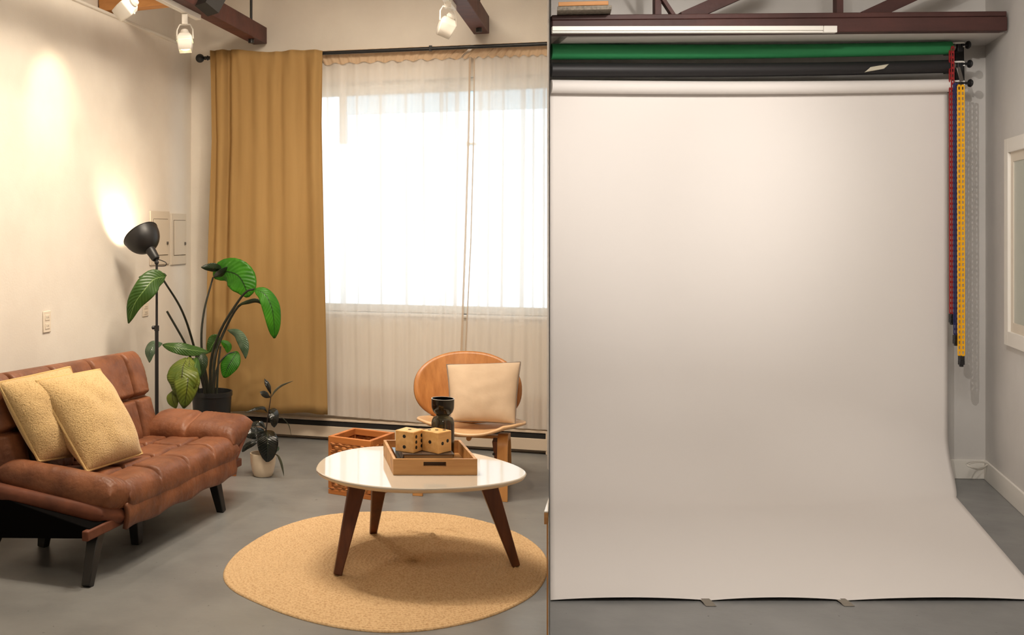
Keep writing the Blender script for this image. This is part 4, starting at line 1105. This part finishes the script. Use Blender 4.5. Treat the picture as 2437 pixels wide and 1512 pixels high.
rbeam('ceiling_beam', A_ + up - rn * .02, B_ + up - rn * .02 , .1, .028, 'dark red timber plank lying on top of the studio beam')
# white track on the beam
t0_, z0_ = RBP(1311, 72, bo_ + .045); t1_, z1_ = RBP(1988, 71, bo_ + .045)
A_ = RB(t0_ + .004, bo_ + .052, z0_); B_ = RB(t1_, bo_ + .052, z1_)
lt_ = empty('light_track', A_, 0, 'long white light track screwed to the studio beam', 'light track')
dd_ = B_ - A_; ext = dd_.normalized()
mb = MB(); mb.bar(V((0, 0, .006)), dd_ * .952 + V((0, 0, .006)), .03, .024); mb.bar(V((0, 0, -.0135)), dd_ * .952 + V((0, 0, -.0135)), .028, .009); mb.bar(-rn * .004 - V((0, 0, .0075)), dd_ * .952 - rn * .004 - V((0, 0, .0075)), .02, .006); mb.build('rail', MT['white_metal'], lt_, bevel=.0015)
mb = MB(); mb.bar(dd_ * .954, dd_, .032, .036); mb.build('end_cap', MT['white_metal'], lt_, bevel=.002)
zb_ = zLt + .038
def post(x0, x1, w, label, dx=0, y0=42, off=bo_ - .03, name='truss_post', mat=None, group=None, top=CEIL - .002):
    t, z = RBP((x0 + x1) / 2, y0, off); p = RB(t, off, z); wpx = (x1 - x0) / FPX * p.y
    q_ = V((0, 0, top - z)) + ru * dx
    mb = MB(); mb.bar(V((0, 0, .0)), q_, w, wpx, up=ru if dx == 0 else V((0, 0, 1))); o = mb.build(name, mat or MT['beamr'], bevel=.002); o.location = p
    tag(o, label, 'post', None, 'thing')
post(1556, 1571, .05, 'left red truss post on the studio beam, under the white track middle')
post(1987, 2002, .05, 'red truss post on the studio beam, above the end of the white track')
def brace(x0, y0, x1, y1, w, label, off=bo_ - .1, h=.06):
    t, z = RBP(x0, y0, off); t2, z2 = RBP(x1, y1, off); a_ = RB(t, off, z); b_ = RB(t2, off, z2)
    d = (b_ - a_).normalized(); a_ = a_ ; k = (CEIL - .12 - a_.z) / d.z; k = min(k, .55)
    mb = MB(); mb.bar(V((0, 0, 0)), d * k, h, w); o = mb.build('truss_brace', MT['beamr'], bevel=.002); o.location = a_; tag(o, label, 'brace', None, 'thing')
brace(1622, 45, 1710, 6, .07, 'long slanting red truss brace right of the left truss post')
brace(2052, 44, 2130, 8, .07, 'long slanting red truss brace right of the right truss post')
brace(1605, 42, 1580, 4, .02, 'thin dark red brace leaning beside the left truss post', bo_ - .0, .04)
# boards stored above the beam
for k, (m_k, lab) in enumerate((('b', 'speckled board lying lowest in the stack above the studio beam'), ('o', 'orange wooden board lying on top of the stack above the studio beam'))):
    off = bo_ + .145
    t, z = RBP(1326 + 3 * k, 40, off); t2, z2 = RBP(1456 - 8 * k, 40, off)
    zt_l = (zLt + .0305) + (zRt - zLt) * .06
    a_ = RB(t, off, zt_l + k * .0235); b_ = RB(t2, off, zt_l + .003 + k * .0235); ex = (b_ - a_); ey = -rn * .5 + ru * .1
    mb = MB(); th_ = .022
    q4 = [V((0, 0, 0)), ex, ex + ey, ey]
    mb.add(q4 + [p + V((0, 0, th_)) for p in q4], [(0, 3, 2, 1), (4, 5, 6, 7), (0, 1, 5, 4), (1, 2, 6, 5), (2, 3, 7, 6), (3, 0, 4, 7)])
    o = mb.build('stored_board', M('speckled_board', (150, 140, 124), .8, (112, 104, 94), nscale=60) if k == 0 else MT['timber'], bevel=.002); o.location = a_; tag(o, lab, 'board', 'boards stored above the beam')

# ------------------------------------------------------------------ paper rolls
ro = .2
def roll(yl0, yl1, yr0, yr1, mat, label, xr=2261, name='paper_roll'):
    tL, zL = RBP(1311, (yl0 + yl1) / 2, ro); tR, zR = RBP(xr, (yr0 + yr1) / 2, ro)
    A_ = RB(tL + .002, ro, zL); B_ = RB(tR, ro, zR)
    r = (yr1 - yr0) / 2 / FPX * B_.y
    rl_ = (yl1 - yl0) / 2 / FPX * A_.y
    root = empty(name, A_, 0, label, 'paper roll')
    n = 24; pts = [(B_ - A_) * i / n + V((0, 0, -.012 * math.sin(math.pi * i / n * .9))) for i in range(n + 1)]
    mb = MB(); mb.tube(pts, [rl_ + (r - rl_) * min(1, i / n * 1.15) for i in range(n + 1)], 36); mb.build('roll', mat, root, smooth=True, angle=50)
    mb = MB(); d = (B_ - A_).normalized(); mb.tube([(B_ - A_) - d * .1, (B_ - A_) + d * .022], r * .55, 20); mb.build('core', MT['steel'], root, smooth=True, angle=50)
    return root, A_, B_, r
roll(104, 142, 97, 128, MT['green'], 'green seamless paper roll, topmost of the three rolls')
_, bA, bB, br_ = roll(149, 184, 141, 172, MT['blackpaper'], 'black seamless paper roll between the green and white rolls')
wroot_, wA, wB, wr_ = roll(190, 222, 187, 217, MT['paper'], 'white seamless paper roll with its sheet swept down onto the floor', name='paper_backdrop')
# sheet of the white roll
rows = []
yb = ro - wr_ - .002     # leaves the roll at the back
tR_, _ = RBP(2255, 220, yb)
Rt = RB(tR_, yb, 0); zr0 = wB.z
Z0 = .0035
f1 = F(2276, 1184, Z0); f2 = F(2437, 1371, Z0); dir_ = (f2 - f1).normalized()
yfr = F(1309, 1432).y
fR = f2 + dir_ * ((f2.y - yfr) / -dir_.y)
rR = Rt.y - f1.y                                   # bend radius at the right edge
tLs, _ = RBP(1308, 220, yb); Lt = RB(tLs, yb, 0)
nu = 90
NV, NBd, NF = 40, 26, 60
for j in range(NV + NBd + NF + 1):
    row = []
    for i in range(nu + 1):
        q_ = i / nu
        rr_ = rR + (.62 - rR) * (1 - q_ ** 3)
        zt_ = zr0 + .01
        Yv = Lt.y * (1 - q_) + Rt.y * q_; Yf = yfr
        if j <= NV:
            v = j / NV; y = Yv; z = zt_ * (1 - v) + (Z0 + rr_) * v
        elif j <= NV + NBd:
            a_ = (j - NV) / NBd * math.pi / 2; y = Yv - rr_ * (1 - math.cos(a_)); z = Z0 + rr_ * (1 - math.sin(a_))
        else:
            v = (j - NV - NBd) / NF; v = 1 - (1 - v) ** 1.3; y = (Yv - rr_) * (1 - v) + Yf * v; z = Z0
        xL = SEAM * y + .0035
        # right edge: straight down, then sheared along the floor line
        yr = Rt.y - (Yv - y) if j <= NV + NBd else y
        if yr >= f1.y: k_ = (Rt.y - yr) / max(1e-6, rR); xR = Rt.x + (f1.x - Rt.x) * k_ ** 1.5
        else: xR = f1.x + dir_.x / dir_.y * (yr - f1.y)
        x = xL * (1 - q_) + xR * q_
        if y < yfr + .22 and j > NV + NBd:
            pxx = CX + FPX * x / y
            k_ = max(0, 1 - (y - yfr) / .22) ** 2
            lift = 0
            for a_, b_ in ((1300, 1690), (1690, 2018), (2018, 2480)):
                if a_ <= pxx < b_: lift = math.sin(math.pi * (pxx - a_) / (b_ - a_)) ** .8
            z += .0125 * k_ * lift
        row.append(V((x, y, z)) - wA)
    rows.append(row)
mb = MB(); mb.grid(rows); mb.build('sheet', MT['paper'], wroot_, smooth=True, angle=0, solid=.0008)
# tape piece on the black roll
cT = P(2087, 162, (bA + (bB - bA) * ((2087 - 1311) / 950)).y - br_ - .001)
mb = MB(); uvx = ru; n = 10; rows = []
for j in range(7):
    row = []
    for i in range(n + 1):
        a_ = (-.35 + .7 * j / 6); sx = -.052 + .104 * i / n + .03 * (j / 6 - .5)
        zc_ = a_ * .026 + .012 * (i / n - .5)
        r_ = br_ + .004; ang = max(-1.2, min(1.2, zc_ / r_ * 1.6))
        row.append(ru * sx + rn * (r_ * math.cos(ang) - r_) + V((0, 0, r_ * math.sin(ang))))
    rows.append(row)
mb.grid(rows); o = mb.build('tape_strip', MT['tape'], smooth=True, angle=0, solid=.0006); o.location = cT + rn * .004; tag(o, 'cream masking tape strip stuck on the black paper roll', 'tape')
for xx, lab in ((1689, 'left'), (2017, 'right')):
    p = F(xx, 1441, .0); mb = MB(); rows = []
    for j in range(7):
        v = j / 6; yy = .07 * (v - .22); zz = .0012 + .0046 * max(0, min(1, (v - .15) / .25))
        rows.append([V((sx, yy, zz + .0006)) for sx in (-.02, -.007, .007, .02)])
    mb.grid(rows); o = mb.build('tape_piece', MT['gaffer'], solid=.0006); o.location = p
    tag(o, 'grey tape piece holding the white paper edge, ' + ('nearer the partition' if lab == 'left' else 'farther from the partition'), 'tape', 'tape pieces on the paper edge')

# ------------------------------------------------------------------ roller brackets, chains
def rp_(x, y, off): t, z = RBP(x, y, off); return RB(t, off, z)
org = rp_(2281, 155, .03)
bk_ = empty('roller_bracket', org, 0, 'black wall bracket with three knobs carrying the paper rolls', 'bracket')
mb = MB(); a_ = rp_(2282, 105, .05) - org; b_ = rp_(2284, 205, .05) - org; mb.bar(a_, b_, .05, .012, up=rn); mb.bar(V((a_.x, a_.y, (a_.z + b_.z) / 2)), V((a_.x, a_.y, (a_.z + b_.z) / 2)) - rn * .048, .06, .03); mb.build('plate', MT['blackmetal'], bk_, bevel=.002)
for (y, xk) in ((107, 2303), (152, 2307), (198, 2308)):
    c_ = rp_(2281, y, ro) - org
    # U shaped hook
    hk = MB(); w1 = rp_(2266, y - 4, ro) - org; w2 = rp_(2294, y - 5, ro) - org; dn_ = V((0, 0, -.026))
    hk.tube(crom([w1 + dn_, w1 + dn_ * .3, w1 + (w2 - w1) * .15, w2 - (w2 - w1) * .1, w2 + dn_ * .3, w2 + dn_ * .9], 18), .0055, 8)
    hk.build('hook', MT['white_metal'], bk_, smooth=True)
    mb = MB(); a_ = rp_(2286, y + 6, ro) - org; mb.bar(a_, a_ - rn * (ro - .055), .03, .045); mb.build('arm', MT['blackmetal'], bk_, bevel=.003)
    s_ = rp_(2288, y, ro) - org; e_ = rp_(xk, y, ro) - org; d = (e_ - s_)
    mb = MB(); mb.tube([s_, e_ - d.normalized() * .004], .008, 12); mb.lathe([(.006, -.012), (.012, -.006), (.021, -.003), (.023, .003), (.019, .009), (.008, .012)], 22, e_, d.normalized()); mb.build('knob', MT['blackmetal'], bk_, smooth=True, angle=50)
mb = MB(); a_ = rp_(2280, 160, ro + .01) - org; b_ = rp_(2289, 193, ro + .01) - org; mb.bar(a_, b_, .022, .006, up=rn); mb.build('clip', MT['steel'], bk_, bevel=.002)

def chain(strands, ytop, ybot, mat, label, wpx, off, pitch=12.2):
    org = rp_(strands[0], ytop, off); root = empty('roller_chain', org, 0, label, 'chain', 'ladder chains beside the backdrop')
    for si, xs in enumerate(strands):
        o_ = off + (.012 if si else 0)
        a_ = rp_(xs, ytop, o_); b_ = rp_(xs + 1.0, ybot, o_); Y_ = a_.y
        w = wpx / FPX * Y_; L_ = (a_ - b_).length; n = int((ybot - ytop) / pitch)
        mb = MB(); d = (b_ - a_)
        for sg in (-1, 1): mb.bar(a_ + ru * sg * w * .36 - org, b_ + ru * sg * w * .36 - org, w * .24, .005, up=rn)
        for k in range(n + 1):
            c_ = a_ + d * (k / n) - org; mb.box(c_, (w * .62, .005, L_ / n * .42))
        mb.build('chain_strand', mat, root)
    e_ = rp_(sum(strands) / len(strands) + 1, ybot + 12, off + .006) - org
    mb = MB(); mb.box(e_ + V((0, 0, .012)), (.026, .022, .026)); mb.box(e_ - V((0, 0, .012)), (.028, .02, .026)); mb.box(e_ - V((0, 0, .03)), (.018, .015, .012)); mb.build('weight', MT['blackmetal'], root, bevel=.003)
chain([2262, 2267], 112, 746, MT['chain_red'], 'red ladder chain hanging nearest the white paper sheet', 7.5, ro + .03)
chain([2272, 2276], 200, 796, MT['chain_blue'], 'navy blue ladder chain hanging between the red and yellow chains', 7.5, ro + .06)
chain([2282.5, 2291], 204, 846, MT['chain_yellow'], 'yellow ladder chain hanging longest beside the paper sheet', 8.5, ro + .09)

# loose white cable in the corner
org = rp_(2330, 1104, .09); w = []
cab = [rp_(2350, 1082, .02), rp_(2352, 1100, .05), rp_(2335, 1118, .12), rp_(2308, 1112, .16), rp_(2300, 1104, .13), rp_(2318, 1099, .08), rp_(2345, 1100, .06), rp_(2348, 1108, .1), rp_(2325, 1114, .15), rp_(2303, 1107, .15), rp_(2325, 1101, .1), rp_(2352, 1104, .06), rp_(2364, 1116, .12), rp_(2370, 1122, .05 + .06)]
mb = MB(); mb.tube(crom([p - org for p in cab], 120), .003, 7); o = mb.build('loose_cable', MT['cable'], smooth=True); o.location = org
tag(o, 'loosely coiled white cable at the corner baseboard beside the backdrop', 'cable')

# ------------------------------------------------------------------ light
wd = bpy.data.worlds.new('world'); bpy.context.scene.world = wd; wd.use_nodes = True
bg = wd.node_tree.nodes['Background']; bg.inputs[0].default_value = (.78, .90, 1, 1); bg.inputs[1].default_value = 2.5
pw = W((T0 + T1) / 2, -.2, (ZB + ZT) / 2)
po = light('window_portal', 'AREA', pw, 1, (1, 1, 1), pw + nn, T1 - T0, sizey=ZT - ZB); po.data.cycles.is_portal = True
WARM = (1, .86, .69); WARM2 = (1, .79, .56)
# track spots, left
light('spot_wash', 'SPOT', h2 + V((0, 0, -.06)), 27, WARM2, patch1 + V((0, 0, .0)), .03, 62, 1.0)
light('spot_down', 'SPOT', h1 + V((0, 0, -.09)), 40, WARM, h1 + V((.1, -.3, -1)), .03, 90, .9)
light('lamp_light', 'SPOT', lamp_bulb, 13, WARM2, lamp_bulb + lamp_ax, .02, 130, .6)
# sitting room: ceiling spot c, the others are added fill
light('overhead_fill', 'AREA', (.35, 4.8, 3.35), 78, WARM, (.4, 4.8, 0), .8)  # added soft fill from above, no fixture behind it
light('left_wall_fill', 'SPOT', (-.35, 4.0, 2.58), 36, WARM, (-1.2, 5.7, 1.4), .1, 105, 1.0)  # added wash to brighten the left wall
light('ceiling_lamp_c', 'SPOT', (-.28, 4.85, 3.3), 120, WARM, (-.1, 4.85, 0), .05, 120, .9)
light('curtain_fill', 'SPOT', (.75, 4.3, 3.25), 125, WARM, (.75, 6.7, .9), .1, 85, 1.0)  # added to brighten the back wall and lower sheers
light('front_fill', 'AREA', (.3, 1.6, 3.2), 30, WARM, (.1, 4.2, 1), .6)  # added weak fill from the viewer's side
# studio: two spots and an added fill
NEU = (1, .94, .875)
light('studio_spot', 'SPOT', (1.75, 3.1, 3.1), 260, NEU, (2.2, 5.98, 1.85), .05, 44, 1.0)
light('studio_spot_b', 'SPOT', (1.64, 3.5, 2.8), 125, NEU, (4.35, 6.0, 1.2), .012, 64, 1.0)
light('studio_fill', 'AREA', (1.75, 2.7, 3.2), 56, NEU, (2.7, 4.9, .2), .9)  # soft area fill added to lift the whole bay

sc = bpy.context.scene
sc.view_settings.view_transform = 'Standard'; sc.view_settings.look = 'None'; sc.view_settings.gamma = 1; sc.view_settings.exposure = 0
sc.view_settings.use_curve_mapping = False
try:
    sc.cycles.max_bounces = 10; sc.cycles.diffuse_bounces = 5; sc.cycles.transparent_max_bounces = 12; sc.cycles.sample_clamp_indirect = 6
except Exception: pass
